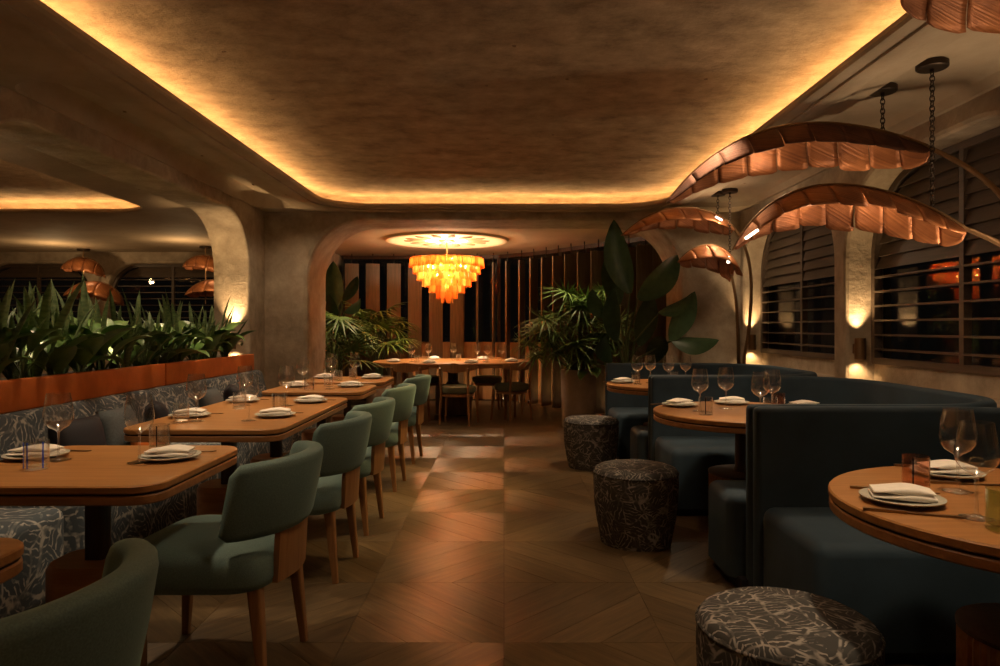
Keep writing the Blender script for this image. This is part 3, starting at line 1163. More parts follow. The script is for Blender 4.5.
def bevelled_prism(name, poly, z0, z1, r, seg=3, front_round=0):
    bm = bmesh.new()
    vs = [bm.verts.new((p[0], p[1], z0)) for p in poly]
    f = bm.faces.new(vs)
    res = bmesh.ops.extrude_face_region(bm, geom=[f])
    top = [v for v in res['geom'] if isinstance(v, bmesh.types.BMVert)]
    for v in top:
        v.co.z = z1
    bm.normal_update()
    edges = [e for e in bm.edges if all(abs(v.co.z - z1) < 1e-5 for v in e.verts)]
    for e in bm.edges:
        if e not in edges and abs(e.verts[0].co.z - e.verts[1].co.z) > 0.1 and len(e.link_faces) == 2 and e.calc_face_angle(0) > 0.9:
            edges.append(e)
    bmesh.ops.bevel(bm, geom=edges, offset=r, segments=seg, profile=0.5, affect='EDGES', clamp_overlap=True)
    bmesh.ops.recalc_face_normals(bm, faces=bm.faces)
    me = bpy.data.meshes.new(name)
    bm.to_mesh(me)
    bm.free()
    for p in me.polygons:
        p.use_smooth = True
    me.set_sharp_from_angle(angle=math.radians(40))
    return me


def booth(y0, y1, label, near=0.36, back=0.5, far=0.56, xa=1.10, xe=1.10):
    """y0..y1 outer faces of the arms"""
    x0, xb, th, H = xa, 2.46, 0.07, 0.85
    t = thing('booth', label, 'booth seat', ((x0 + xb) / 2, (y0 + y1) / 2, 0), 0, 'petrol blue velvet booths')
    off = Vector(t.location)
    def loc(pts):
        return [(p[0] - off.x, p[1] - off.y) for p in pts]
    outer = upath(x0, xb, y0, y1, 0.52, 10, xe)
    inner = upath(x0, xb - th, y0 + th, y1 - th, 0.46, 10, xe)
    link('shell', bevelled_prism('shell', loc(outer + inner[::-1]), 0.04, H, 0.024, 4), 'blue', t)
    so = upath(x0 - .07, xb - th - .005, y0 + th + .005, y1 - th - .005, 0.455, 10, xe + .01)
    si = upath(x0 - .07, xb - th - back, y0 + th + near, y1 - th - far, 0.24, 10, xe + .01)
    link('seat', bevelled_prism('seat', loc(so + si[::-1]), 0.05, 0.43, 0.05, 4), 'blue', t)
    po = upath(x0 - .03, xb - .02, y0 + .02, y1 - .02, 0.5, 10, xe + .04)
    pi_ = upath(x0 - .03, xb - th - back + .04, y0 + th + near - .04, y1 - th - far + .04, 0.2, 10, xe + .04)
    link('plinth', bevelled_prism('plinth', loc(po + pi_[::-1]), 0.0, 0.06, 0.002, 1), 'navy', t)
    return t


booth(1.10, 3.045, 'petrol blue velvet booth around the table with pink and green tumblers')
booth(3.065, 4.95, 'petrol blue velvet booth in the middle of the window row', xa=1.10, xe=1.055)
booth(4.97, 6.69, 'petrol blue velvet booth beside the potted plants and back arch', xa=1.055, xe=0.985)

# ottomans
m = MB()
m.lathe([(0.0, 0.0), (0.195, 0.0), (0.20, 0.03), (0.218, 0.12), (0.232, 0.22), (0.236, 0.33), (0.234, 0.385), (0.224, 0.408), (0.205, 0.418), (0.10, 0.424), (0.0, 0.425)], 40, close=False)
om = m.mesh('seat_pouf', 50)
om.materials.append(M['printdark'])
mp = MB()
mp.lathe([(0.2336, 0.383), (0.2375, 0.387), (0.2375, 0.391), (0.2325, 0.395)], 40, close=False)
pm = mp.mesh('piping', 60)
pm.materials.append(M['printdark'])
for (x, y, rz, lab) in ((0.765, 1.86, 0.3, 'round foliage print ottoman in front of the booth with pink and green tumblers'),
                        (0.74, 3.85, 1.9, 'round foliage print ottoman in front of the middle booth'),
                        (0.75, 5.90, 4.0, 'round foliage print ottoman in front of the booth beside the potted plants')):
    t = thing('ottoman', lab, 'ottoman', (x, y, 0), rz, 'foliage print ottomans')
    link('body', om, None, t)
    link('piping', pm, None, t)

# ------------------------------------------------------------------ tableware
def glass_mesh():
    m = MB()
    m.lathe([(0.0, 0.004), (0.036, 0.001), (0.038, 0.002), (0.012, 0.007), (0.0042, 0.014), (0.0036, 0.06), (0.0042, 0.098), (0.012, 0.106),
             (0.032, 0.118), (0.044, 0.136), (0.047, 0.155), (0.043, 0.19), (0.036, 0.232)], 28, close=False)
    return m.mesh('wine_glass', 60)


WG = glass_mesh()
WG.materials.append(M['glass'])


def tumbler_mesh(h=0.092, r=0.036):
    m = MB()
    m.lathe([(0.0, 0.0), (r * .94, 0.0), (r, 0.003), (r, h), (r - .0025, h), (r - .0025, 0.012), (0.0, 0.012)], 26, close=False)
    return m.mesh('tumbler', 50)


TM = {}
for c in ('glass', 'glass_pink', 'glass_green'):
    TM[c] = tumbler_mesh()
    TM[c].materials.append(M[c])
ms = MB()
pts = []
for da in (-.055, .055):
    for rr in (0.0362, 0.0370):
        for z in (0.006, 0.09):
            pts.append((rr * math.cos(da), rr * math.sin(da), z))
ms.add(pts, [(0, 1, 3, 2), (4, 6, 7, 5), (0, 4, 5, 1), (2, 3, 7, 6), (0, 2, 6, 4), (1, 5, 7, 3)])
STM = {}
for c in ('cobalt', 'smoke'):
    STM[c] = ms.mesh('stripe', 0)
    STM[c].materials.append(M[c])
m = MB()
m.lathe([(0.0, 0.0), (0.062, 0.0), (0.066, 0.004), (0.10, 0.013), (0.101, 0.016), (0.096, 0.017), (0.066, 0.009), (0.0, 0.008)], 36, close=False)
PLT = m.mesh('plate', 40)
PLT.materials.append(M['stoneware'])


def napkin_mesh():
    """linen folded in three, rounded fold on one side, slightly puffed"""
    m = MB()
    nx, ny = 12, 8
    for layer, (z0, sh) in enumerate(((0.0, 0.0), (0.014, 0.005))):
        loops = []
        for i in range(nx + 1):
            u = -1 + 2 * i / nx
            hx = u * 0.074
            loop = []
            for k in range(16):
                a = 2 * PI * k / 16
                cy = math.copysign(abs(math.cos(a)) ** .35, math.cos(a))
                cz = math.copysign(abs(math.sin(a)) ** .6, math.sin(a))
                th = 0.0075 * (1.0 - 0.35 * u * u) + 0.003 * math.sin(3 * u + layer)
                y = cy * (0.050 - sh - 0.004 * u * u) + 0.004 * math.sin(2.2 * u)
                z = z0 + 0.008 + cz * th + 0.004 * (1 - u * u) * (1 - cy * cy * .5)
                loop.append((hx * (1 - .04 * layer), y, z))
            loops.append(loop)
        m.loft(loops)
    return m.mesh('napkin', 60)


NAP = napkin_mesh()
NAP.materials.append(M['linen'])
m = MB()
m.box((0, 0.06, 0.004), (0.011, 0.095, 0.007))
KH = m.mesh('handle', 0)
KH.materials.append(M['steel'])
m = MB()
m.prism([(-.006, -.105), (.002, -.115), (.006, -.10), (.0065, .012), (-.0065, .012)], 0.002, 0.0045)
KB = m.mesh('blade', 0)
KB.materials.append(M['steel'])
ZT = 0.7402


def setting(x, y, rz, where, knives=1, z=ZT):
    t = tag(link('plate', PLT, None, None, (x, y, z), (0, 0, rz)), 'grey stoneware plate under a folded napkin on ' + where, 'plate', 'plates on ' + where)
    n = tag(link('napkin', NAP, None, None, (x, y, z + .0095), (0, 0, rz + random.uniform(-.12, .12))), 'folded white linen napkin on a plate on ' + where, 'napkin', 'napkins on ' + where)
    for s in (([1, -1] if knives > 1 else [1]) if knives else []):
        k = thing('table_knife', 'slim bronze-toned table knife beside a plate on ' + where, 'knife', (x + s * .125 * math.cos(rz + PI / 2), y + s * .125 * math.sin(rz + PI / 2), z), rz + PI / 2, 'cutlery on ' + where)
        link('handle', KH, None, k)
        link('blade', KB, None, k)


def wine(x, y, where, z=ZT):
    tag(link('wine_glass', WG, None, None, (x, y, z)), 'tall clear wine glass on ' + where, 'wine glass', 'wine glasses on ' + where)


def tumbler(x, y, where, c='glass', stripe=None, rz=0.0, what='clear', z=ZT):
    t = thing('tumbler', what + ' tumbler on ' + where, 'tumbler', (x, y, z), rz, 'tumblers on ' + where)
    link('cup', TM[c], None, t)
    if stripe:
        for a in ((3.6, 4.15, 5.4) if stripe == 'cobalt' else (3.5, 5.6)):
            link('stripe', STM[stripe], None, t, (0, 0, 0), (0, 0, a))


wB, wC, wD, wE = 'the table beside the bare table end', 'the long table for four', 'the table between long and arch-side tables', 'the table closest to the arch'
wF, wG, wH, wO = 'the booth table with coloured tumblers', 'the round table of the middle booth', 'the booth table beside the potted plants', 'the oval table under the chandelier'
# table B
setting(-1.165, 2.39, 0.08, wB)
setting(-1.645, 2.41, -0.05, wB)
wine(-1.235, 2.32, wB)
wine(-1.535, 2.36, wB)
tumbler(-1.515, 2.22, wB, 'glass', 'cobalt', 0.4, 'blue-striped clear')
tumbler(-1.30, 2.585, wB, 'glass', 'smoke', 1.4, 'dark-striped clear')
# table C
for x, y in ((-1.175, 3.52), (-1.605, 3.50), (-1.18, 4.18), (-1.60, 4.20)):
    setting(x, y, random.uniform(-.1, .1), wC)
for x, y in ((-1.50, 3.34), (-1.25, 3.36), (-1.52, 4.02), (-1.27, 4.0)):
    wine(x, y, wC)
tumbler(-1.555, 3.30, wC, 'glass', None, 0, 'clear short')
tumbler(-1.25, 3.80, wC, 'glass', 'smoke', 0.8, 'dark-striped clear')
tumbler(-1.49, 3.86, wC, 'glass', None, 0, 'clear short')
# tables D, E
for where, y in ((wD, 5.17), (wE, 6.03)):
    for x in (-1.18, -1.60):
        setting(x, y + .10, random.uniform(-.1, .1), where)
    wine(-1.50, y - .06, where)
    wine(-1.29, y - .10, where)
    tumbler(-1.42, y - .17, where, 'glass', 'smoke' if where == wD else None, 0.2, 'dark-striped clear' if where == wD else 'clear')
    tumbler(-1.36, y + .14, where, 'glass', None, 0.2, 'clear plain')
# booth table F
setting(1.045, 1.80, -0.35, wF, 2)
setting(1.37, 2.12, -0.2, wF, 2)
wine(1.265, 1.91, wF)
wine(1.135, 1.645, wF)
tumbler(1.178, 1.96, wF, 'glass_pink', 'smoke', 0.5, 'pink-tinted dark-striped')
tumbler(1.135, 1.555, wF, 'glass_green', None, 0.2, 'pale green')
# booth table G
setting(1.02, 3.98, 0.5, wG)
setting(1.36, 4.09, -0.2, wG)
setting(1.70, 3.88, 0.2, wG, 0)
wine(1.07, 3.74, wG)
wine(1.25, 3.86, wG)
wine(1.31, 3.50, wG)
wine(1.44, 3.68, wG)
tumbler(1.06, 3.60, wG, 'glass', 'smoke', 0.9, 'dark-striped clear')
tumbler(1.53, 3.82, wG, 'glass_pink', None, 0.9, 'rosy')
tumbler(1.40, 3.60, wG, 'glass', None, 0.9, 'clear plain')
# booth table H
setting(0.98, 5.64, 0.5, wH)
for x, y in ((1.07, 5.50), (1.20, 5.62), (1.32, 5.50), (1.48, 5.58)):
    wine(x, y, wH)
tumbler(1.08, 5.62, wH, 'glass', 'smoke', 0, 'dark-striped clear')
tumbler(1.40, 5.64, wH, 'glass', None, 0, 'clear plain')
# oval table
for x, y in ((-1.45, 9.0), (-0.95, 8.72), (-0.42, 8.74), (0.10, 9.12), (-1.00, 9.78), (-0.30, 9.72)):
    setting(x, y, random.uniform(-.3, .3), wO, 0)
for x, y in ((-1.22, 9.05), (-1.03, 9.35), (-0.70, 9.5), (-0.36, 9.3), (-0.22, 8.98), (-0.03, 9.2)):
    wine(x, y, wO)
for x, y in ((-1.14, 8.95), (-0.24, 8.86), (-0.62, 9.36)):
    tumbler(x, y, wO, 'glass', None, 0, 'clear plain')

# ------------------------------------------------------------------ copper leaf lamps
def leaf_blades(parent, path, Wn, Wf, dn, df, nfl=9, seed=1, near_mat='copper'):
    """two halves of a folded leaf along path (base -> tip); near half towards -Y"""
    rnd = random.Random(seed)
    n = len(path) - 1
    up = Vector((0, 0, 1))
    def frame(t):
        f = t * n
        i = min(n - 1, int(f))
        p = path[i].lerp(path[i + 1], f - i)
        T = (path[min(n, i + 1)] - path[max(0, i - 1)] if 0 < i < n else path[i + 1] - path[i]).normalized()
        Sd = T.cross(up).normalized()
        if Sd.y > 0:
            Sd = -Sd
        return p, T, Sd
    def width(t):
        return max(0.02, math.sin(PI * min(1, max(0, t)) ** 0.85) ** 0.55)
    for side, W, d, mat, nm in ((1, Wn, dn, near_mat, 'leaf_half'), (-1, Wf, df, 'copper', 'leaf_half')):
        mb = MB()
        mb.uv = []
        for q in range(nfl):
            t0, t1 = q / nfl, (q + 1) / nfl
            jit = rnd.uniform(-5, 5)
            sc = rnd.uniform(0.93, 1.04)
            ks = 6
            base = len(mb.v)
            na = 6
            for i in range(ks + 1):
                u = i / ks
                t = t0 + (t1 - t0) * (0.006 + 0.988 * u)
                p, T, Sd = frame(t)
                w = W * width(t) * sc * (1 - 0.05 * (abs(2 * u - 1) ** 6))
                pos = p.copy()
                for a in range(na + 1):
                    v = a / na
                    if a > 0:
                        ang = math.radians(d[0] + (d[1] - d[0]) * v + jit * v)
                        pos = pos + (Sd * side * math.cos(ang) - up * math.sin(ang)) * (w / na)
                    mb.v.append(tuple(pos - T * (0.10 * v * W)))
                    mb.uv.append((t, v))
            for i in range(ks):
                for a in range(na):
                    k = base + i * (na + 1) + a
                    mb.f.append((k, k + 1, k + na + 2, k + na + 1))
        o = link(nm, mb.mesh(nm, 60), mat if side > 0 else 'copper', parent)
        sm = o.modifiers.new('thickness', 'SOLIDIFY')
        sm.thickness = 0.004
        sm.offset = 0
    m = MB()
    m.tube([p + Vector((0, 0, .004)) for p in path], 0.011, 8, 0.004)
    build(m, 'midrib', 'bronze', parent)


def chain(parent, p, ztop, zbot):
    m = MB()
    L = 0.034
    n = max(2, int((ztop - zbot) / (L * .72)))
    for i in range(n):
        zc = ztop - (ztop - zbot) * (i + .5) / n
        hh = (ztop - zbot) / n * .5 + .005
        pts = []
        for k in range(12):
            a = 2 * PI * k / 12
            dx = 0.011 * math.cos(a)
            pts.append((p[0] + (dx if i % 2 else 0), p[1] + (0 if i % 2 else dx), zc + hh * math.sin(a)))
        m.tube(pts, 0.0032, 5, closed=True)
    build(m, 'chain', 'iron', parent)
    m = MB()
    m.lathe([(0.065, ZP - .035), (0.072, ZP - .030), (0.072, ZP - .004), (0.066, ZP)], 24, (p[0], p[1], 0))
    m.lathe([(0.010, ZP - .05), (0.010, ZP - .03)], 10, (p[0], p[1], 0))
    build(m, 'ceiling_canopy', 'iron', parent)


def led(parent, p, aim, power, spot=100, s=(0.07, 0.02, 0.012), rz=0.0, ry=0.0):
    m = MB()
    m.box((0, 0, 0), s)
    o = build(m, 'led_bar', 'ledbar', parent, p, (0, ry, rz), smooth=0)
    if power:
        light('SPOT', 'leaf_lamp', parent, Vector(p) + Vector(aim).normalized() * .03, power, WARM2, 0.03, spot, 0.7, aim)


R = 0.018
# lamp between the near and the middle booth: two long leaves
t = thing('leaf_lamp', 'copper palm leaf floor lamp with two long leaves between the near and middle booths', 'lamp', (2.47, 3.06, 0))
o3 = Vector(t.location)
def rel(pts):
    return [Vector(p) - o3 for p in pts]
m = MB(); m.lathe([(0.045, 0.0), (0.045, 0.01), (0.02, 0.02), (0.02, 0.06)], 16); build(m, 'foot', 'bronze', t)
s1 = [Vector((2.47, 3.06, 0.05)), Vector((2.47, 3.06, 0.9))] + bez((2.47, 3.06, 1.0), (2.47, 3.1, 1.75), (2.42, 3.45, 1.98), (2.20, 3.56, 2.135), 14)
s2 = [Vector((2.475, 3.05, 0.05)), Vector((2.475, 3.05, 0.9))] + bez((2.475, 3.05, 1.0), (2.475, 3.0, 1.42), (2.42, 3.22, 1.57), (2.21, 3.30, 1.68), 14)
m = MB(); m.tube(rel(s1), R, 10, .012); build(m, 'stem', 'bronze', t)
m = MB(); m.tube(rel(s2), R, 10, .012); build(m, 'stem', 'bronze', t)
def stem_fill_can(parent, p, power):  # can added out of view to brighten the lowered ceiling
    m = MB()
    m.lathe([(0.022, 0.0), (0.026, 0.004), (0.026, 0.07), (0.022, 0.07), (0.022, 0.05)], 14, p)
    build(m, 'stem_fill_can', 'bronze', parent)
    light('SPOT', 'stem_fill', parent, Vector(p) + Vector((0, 0, .09)), power, WARM2, 0.03, 140, 0.9, (-.35, .1, 1))


stem_fill_can(t, Vector((-.05, 0, 1.22)), 20.0)
leaf1 = rel(bez((2.20, 3.56, 2.135), (1.86, 3.72, 2.36), (1.30, 3.82, 2.44), (0.90, 3.80, 1.885), 40))
leaf2 = rel(bez((2.21, 3.30, 1.68), (1.96, 3.40, 1.90), (1.42, 3.48, 2.10), (1.14, 3.42, 1.58), 40))
leaf_blades(t, leaf1, 0.19, 0.26, (32, 58), (42, 84), 9, 3, 'copper_shaded')
leaf_blades(t, leaf2, 0.17, 0.235, (26, 56), (42, 84), 9, 5)
chain(t, (2.045 - o3.x, 3.70 - o3.y), ZP - .045, 2.25)
chain(t, (2.10 - o3.x, 3.36 - o3.y), ZP - .045, 1.79)
led(t, Vector((1.215, 3.36, 1.655)) - o3, (0.5, 0.35, -1), 8, 120, ry=math.radians(-35))
led(t, Vector((1.60, 3.84, 2.17)) - o3, (0.1, 0.2, -1), 8, 130)
light('POINT', 'leaf_fill', t, Vector((1.45, 3.72, 2.10)) - o3, 0.8, WARM2, 0.03)  # bare fill points added around the leaves, no fitting of their own
light('POINT', 'leaf_fill', t, Vector((1.80, 3.66, 2.00)) - o3, 0.5, WARM2, 0.03)
light('POINT', 'leaf_fill', t, Vector((1.50, 3.38, 1.78)) - o3, 0.7, WARM2, 0.03)
light('POINT', 'leaf_fill', t, Vector((1.85, 3.34, 1.80)) - o3, 0.5, WARM2, 0.03)

# pair by the back corner
t = thing('leaf_lamp', 'copper palm leaf floor lamp with two short leaves beside the back corner', 'lamp', (2.42, 6.95, 0))
o3 = Vector(t.location)
m = MB(); m.lathe([(0.045, 0.0), (0.045, 0.01), (0.02, 0.02), (0.02, 0.06)], 16); build(m, 'foot', 'bronze', t)
s1 = [Vector((2.42, 6.95, 0.05)), Vector((2.42, 6.9, 0.9))] + bez((2.44, 6.85, 1.1), (2.46, 6.7, 1.75), (2.38, 6.62, 1.95), (2.20, 6.60, 2.17), 14)
s2 = [Vector((2.40, 6.93, 0.05)), Vector((2.34, 6.8, 0.7))] + bez((2.26, 6.6, 0.9), (2.22, 6.5, 1.3), (2.19, 6.45, 1.5), (2.13, 6.42, 1.69), 12)
m = MB(); m.tube(rel(s1), R, 10, .013); build(m, 'stem', 'bronze', t)
m = MB(); m.tube(rel(s2), R, 10, .013); build(m, 'stem', 'bronze', t)
leaf3 = rel(bez((2.20, 6.60, 2.17), (2.05, 6.62, 2.36), (1.55, 6.62, 2.50), (1.12, 6.55, 2.07), 30))
leaf4 = rel(bez((2.16, 6.42, 1.73), (2.16, 6.40, 2.00), (1.80, 6.40, 2.06), (1.62, 6.40, 1.80), 24))
leaf_blades(t, leaf3, 0.24, 0.24, (20, 50), (30, 75), 7, 8)
leaf_blades(t, leaf4, 0.26, 0.28, (15, 55), (35, 95), 5, 9)
chain(t, (2.06 - o3.x, 6.60 - o3.y), ZP - .045, 2.29)
chain(t, (2.13 - o3.x, 6.46 - o3.y), ZP - .045, 1.86)
led(t, Vector((2.02, 6.44, 2.22)) - o3, (-.2, -.2, -1), 5, 120, ry=math.radians(30))
led(t, Vector((2.05, 6.26, 1.815)) - o3, (-.1, 0.1, -1), 5, 130, s=(0.02, 0.02, 0.06))

light('POINT', 'leaf_fill', t, Vector((1.72, 6.45, 2.42)) - o3, 0.8, WARM2, 0.03)  # added fill points by the short leaves
light('POINT', 'leaf_fill', t, Vector((1.92, 6.15, 2.12)) - o3, 3.0, WARM2, 0.03)
# nearest lamp, only a leaf end reaches into view
t = thing('leaf_lamp', 'copper palm leaf floor lamp rising beside the nearest window pier', 'lamp', (2.47, 1.06, 0))
o3 = Vector(t.location)
m = MB(); m.lathe([(0.045, 0.0), (0.045, 0.01), (0.02, 0.02), (0.02, 0.06)], 16); build(m, 'foot', 'bronze', t)
s1 = [Vector((2.47, 1.06, 0.05)), Vector((2.47, 1.06, 0.9))] + bez((2.47, 1.06, 1.0), (2.48, 1.3, 1.75), (2.46, 1.8, 2.06), (2.38, 2.10, 2.20), 14)
m = MB(); m.tube(rel(s1), R, 10, .012); build(m, 'stem', 'bronze', t)
stem_fill_can(t, Vector((-.05, 0, 1.22)), 14.0)
leaf5 = rel(bez((2.38, 2.10, 2.24), (2.16, 2.25, 2.44), (1.70, 2.45, 2.47), (1.36, 2.38, 2.36), 36))
leaf_blades(t, leaf5, 0.12, 0.24, (20, 36), (35, 75), 8, 12, 'copper_shaded')
chain(t, (2.13 - o3.x, 2.28 - o3.y), ZP - .045, 2.30)
led(t, Vector((2.15, 2.36, 2.22)) - o3, (0.0, 0.2, -1), 8, 130)
light('POINT', 'leaf_fill', t, Vector((1.70, 2.34, 2.22)) - o3, 0.4, WARM2, 0.03)  # added fill point under the leaf

# hanging leaf lamps in the side room
for (x, y, lab) in ((-6.62, 10.75, 'copper leaf pendant lamp hanging before the side room windows, beyond the snake plants'),
                    (-4.55, 10.4, 'copper leaf pendant lamp half hidden behind the lit arch jamb')):
    t = thing('leaf_pendant', lab, 'lamp', (x, y, 0), 0, 'pendants in the side room')
    o3 = Vector((x, y, 0))
    m = MB()
    m.tube([(0.02, 0, ZS - .01), (0.02, 0, 1.55)], 0.010, 8)
    build(m, 'rod', 'bronze', t)
    m = MB()
    m.lathe([(0.09, ZS - .03), (0.09, ZS)], 20, (0.02, 0, 0))
    build(m, 'ceiling_canopy', 'iron', t)
    leaf_blades(t, [Vector(p) for p in bez((0.33, 0.02, 2.06), (0.25, 0, 2.36), (-0.25, 0, 2.36), (-0.33, 0, 2.10), 20)], 0.30, 0.30, (10, 70), (25, 80), 5, 21)
    leaf_blades(t, [Vector(p) for p in bez((0.62, 0.02, 1.64), (0.48, 0, 2.0), (-0.12, 0, 2.0), (-0.30, 0, 1.68), 20)], 0.34, 0.34, (10, 60), (25, 85), 5, 22)
    light('POINT', 'leaf_fill', t, (0.02, -0.75, 2.05), 9.0, WARM, 0.05)  # fill point added in front of the pendant to light the side room
    light('POINT', 'leaf_fill', t, (0.06, 0.0, 2.10), 0.8, WARM, 0.05)

# ------------------------------------------------------------------ chandelier and medallion
cx, cy = -0.786, 9.42
md = thing('ceiling_medallion', 'round cream ceiling rose above the chandelier', 'medallion', (cx, cy, 2.40))
m = MB()
m.lathe([(0.0, -0.012), (0.70, -0.012), (0.74, -0.028), (0.80, -0.034), (0.83, -0.028), (0.85, 0.0)], 56, close=False)
build(m, 'disc', 'cream', md, smooth=40)
pm_ = MB()
pm_.loft([[(0.44 + r * math.cos(a) * 0.16, r * math.sin(a) * 0.05, z) for a in [2 * PI * k / 14 for k in range(14)]] for r, z in ((1.0, -0.012), (0.85, -0.026), (0.3, -0.032))])
ptm = pm_.mesh('ornament', 50)
ptm.materials.append(M['cream_dark'])
for k in range(14):
    link('ornament', ptm, None, md, (0, 0, 0), (0, 0, 2 * PI * k / 14))
m = MB()
m.lathe([(0.10, -0.014), (0.12, -0.026), (0.06, -0.04), (0.03, -0.045)], 24)
build(m, 'boss', 'brass', md)

chd = thing('chandelier', 'tiered chandelier of amber glass tiles glowing over the oval table', 'chandelier', (cx, cy, 0))
m = MB()
m.tube([(0, 0, 2.37), (0, 0, 1.60)], 0.010, 8)
build(m, 'stem', 'brass', chd)
TIERS = [(0.490, 2.13, 44), (0.440, 2.045, 38), (0.385, 1.955, 33), (0.315, 1.87, 27), (0.225, 1.785, 19), (0.125, 1.705, 10), (0.06, 1.645, 5)]
for r, z, n in TIERS:
    m = MB()
    m.tube([(r * math.cos(2 * PI * k / 40), r * math.sin(2 * PI * k / 40), z) for k in range(40)], 0.006, 6, closed=True)
    if r > .2:
        for k in range(6):
            a = 2 * PI * k / 6
            m.tube([(0, 0, z), (r * math.cos(a), r * math.sin(a), z)], 0.004, 5)
    ring_o = build(m, 'ring', 'brass', chd)
    w = 2 * PI * r / n * 0.46
    g = MB()
    loops = []
    for zz, sc, of in ((0.012, .9, -.004), (0.0, 1.0, 0.0), (-0.09, 1.0, 0.006), (-0.112, .85, 0.010), (-0.118, .4, 0.012)):
        loops.append([(of + 0.008, -w * sc, zz), (of + .018, 0, zz), (of + 0.008, w * sc, zz), (of, w * sc * .9, zz), (of + .008, 0, zz), (of, -w * sc * .9, zz)])
    g.loft(loops)
    gm = g.mesh('glass_tile', 40)
    gm.materials.append(M['amber'])
    for k in range(n):
        a = 2 * PI * k / n
        link('glass_tile', gm, None, ring_o, (r * math.cos(a), r * math.sin(a), z), (0, 0, a))
bm_ = MB()
bm_.lathe([(0.0, -.028), (0.018, -.022), (0.026, 0), (0.018, .022), (0.0, .03)], 12, close=False)
bme = bm_.mesh('bulb', 60)
bme.materials.append(M['bulb'])
for (x, y, z) in [(0.26 * math.cos(a), 0.26 * math.sin(a), 2.04) for a in (0.3, 1.35, 2.4, 3.45, 4.5, 5.55)] + [(0.13 * math.cos(a), 0.13 * math.sin(a), 1.90) for a in (1.0, 3.1, 5.2)] + [(0, .03, 1.76)]:
    link('bulb', bme, None, chd, (x, y, z))
for a in (0.4, 2.5, 4.6):
    light('POINT', 'chandelier_lamp', chd, (0.22 * math.cos(a), 0.22 * math.sin(a), 2.0), CHAND_W, AMBER, 0.04)
light('SPOT', 'chandelier_lamp', chd, (0, 0, 1.50), CHAND_W * 12.0, WARM2, 0.04, 150, 0.8, (0, 0, -1))
light('POINT', 'chandelier_lamp', chd, (0, 0, 2.20), CHAND_W * 10, WARM2, 0.05)

# ------------------------------------------------------------------ alcove fins
def poly_at(pts, s):
    for a, b in zip(pts, pts[1:]):
        a, b = Vector((*a, 0)), Vector((*b, 0))
        L = (b - a).length
        if s <= L:
            return a.lerp(b, s / L), (b - a).normalized()
        s -= L
    return Vector((*pts[-1], 0)), (b - a).normalized()


ARC = [(-2.7, 11.25), (-0.7, 11.25), (-0.2, 11.12), (0.25, 10.78), (0.65, 10.28), (1.0, 9.78), (1.4, 9.22), (1.8, 8.66), (2.1, 8.2)]
m = MB()
m.loft([[(-.012, -.11, z), (.012, -.11, z), (.02, 0, z), (.012, .11, z), (-.012, .11, z), (-.02, 0, z)] for z in (0.02, 2.24)])
FIN = m.mesh('fin', 30)
FIN.materials.append(M['finwood'])
m = MB()
m.tube([(0, 0, 2.24), (0, 0, 2.40)], 0.008, 6)
FROD = m.mesh('hanger', 0)
FROD.materials.append(M['iron'])
m = MB()
m.tube([(0, 0, 0.0), (0, 0, 0.02)], 0.012, 6)
s_ = 0.20
k = 0
while s_ < 6.2:
    left = s_ < 2.1
    p, d = poly_at(ARC, s_)
    base = math.atan2(d.y, d.x)
    lab = 'broad lit vertical fin behind the chandelier and the fan palms' if left else 'dark vertical fin hung in the curved row behind the oval table'
    if left:
        ang = base - PI / 2 + math.radians(18)
    else:
        # turned edge-on to the chandelier
        ang = math.atan2(cy - p.y, cx - p.x) - PI / 2 + math.radians(14)
    t = thing('room_fin', lab, 'wood fin', (p.x, p.y, 0), ang, 'vertical fins of the alcove screen')
    bo = link('board', FIN, None, t)
    if left:
        bo.scale = (1.2, 1.02, 1)
    link('hanger', FROD, None, t)
    link('floor_pin', m.mesh('floor_pin', 0) if k == 0 else FPIN, 'iron', t)
    if k == 0:
        FPIN = t.children[-1].data
    k += 1
    s_ += 0.345 if left else 0.285

# low wall and glazing behind the fins, following the same line
def offset_poly(pts, d):
    res = []
    for i, p in enumerate(pts):
        a = Vector(pts[max(0, i - 1)])
        b = Vector(pts[min(len(pts) - 1, i + 1)])
        t = (b - a).normalized()
        res.append((p[0] - t.y * d, p[1] + t.x * d))
    return res


lo = offset_poly(ARC, 0.22)
lo2 = offset_poly(ARC, 0.30)
m = MB()
m.prism(lo + lo2[::-1], 0.0, 0.95)
struct(build(m, 'wall_alcove_low', 'sill', smooth=20))
g0, g1 = offset_poly(ARC, 0.262), offset_poly(ARC, 0.270)
wg = MB()
wg.prism(g0 + g1[::-1], 2.34, 2.40)
win = struct(build(wg, 'window_6', 'darkwood', smooth=20))
for i in range(len(ARC) - 1):
    gm = MB()
    gm.prism([g0[i], g0[i + 1], g1[i + 1], g1[i]], 0.95, 2.34)
    build(gm, 'pane', 'pane', win, smooth=0)
    pm2 = MB()
    pm2.box((g0[i + 1][0], g0[i + 1][1], 1.645), (0.05, 0.05, 1.39))
    build(pm2, 'mullion', 'darkwood', win, smooth=0)
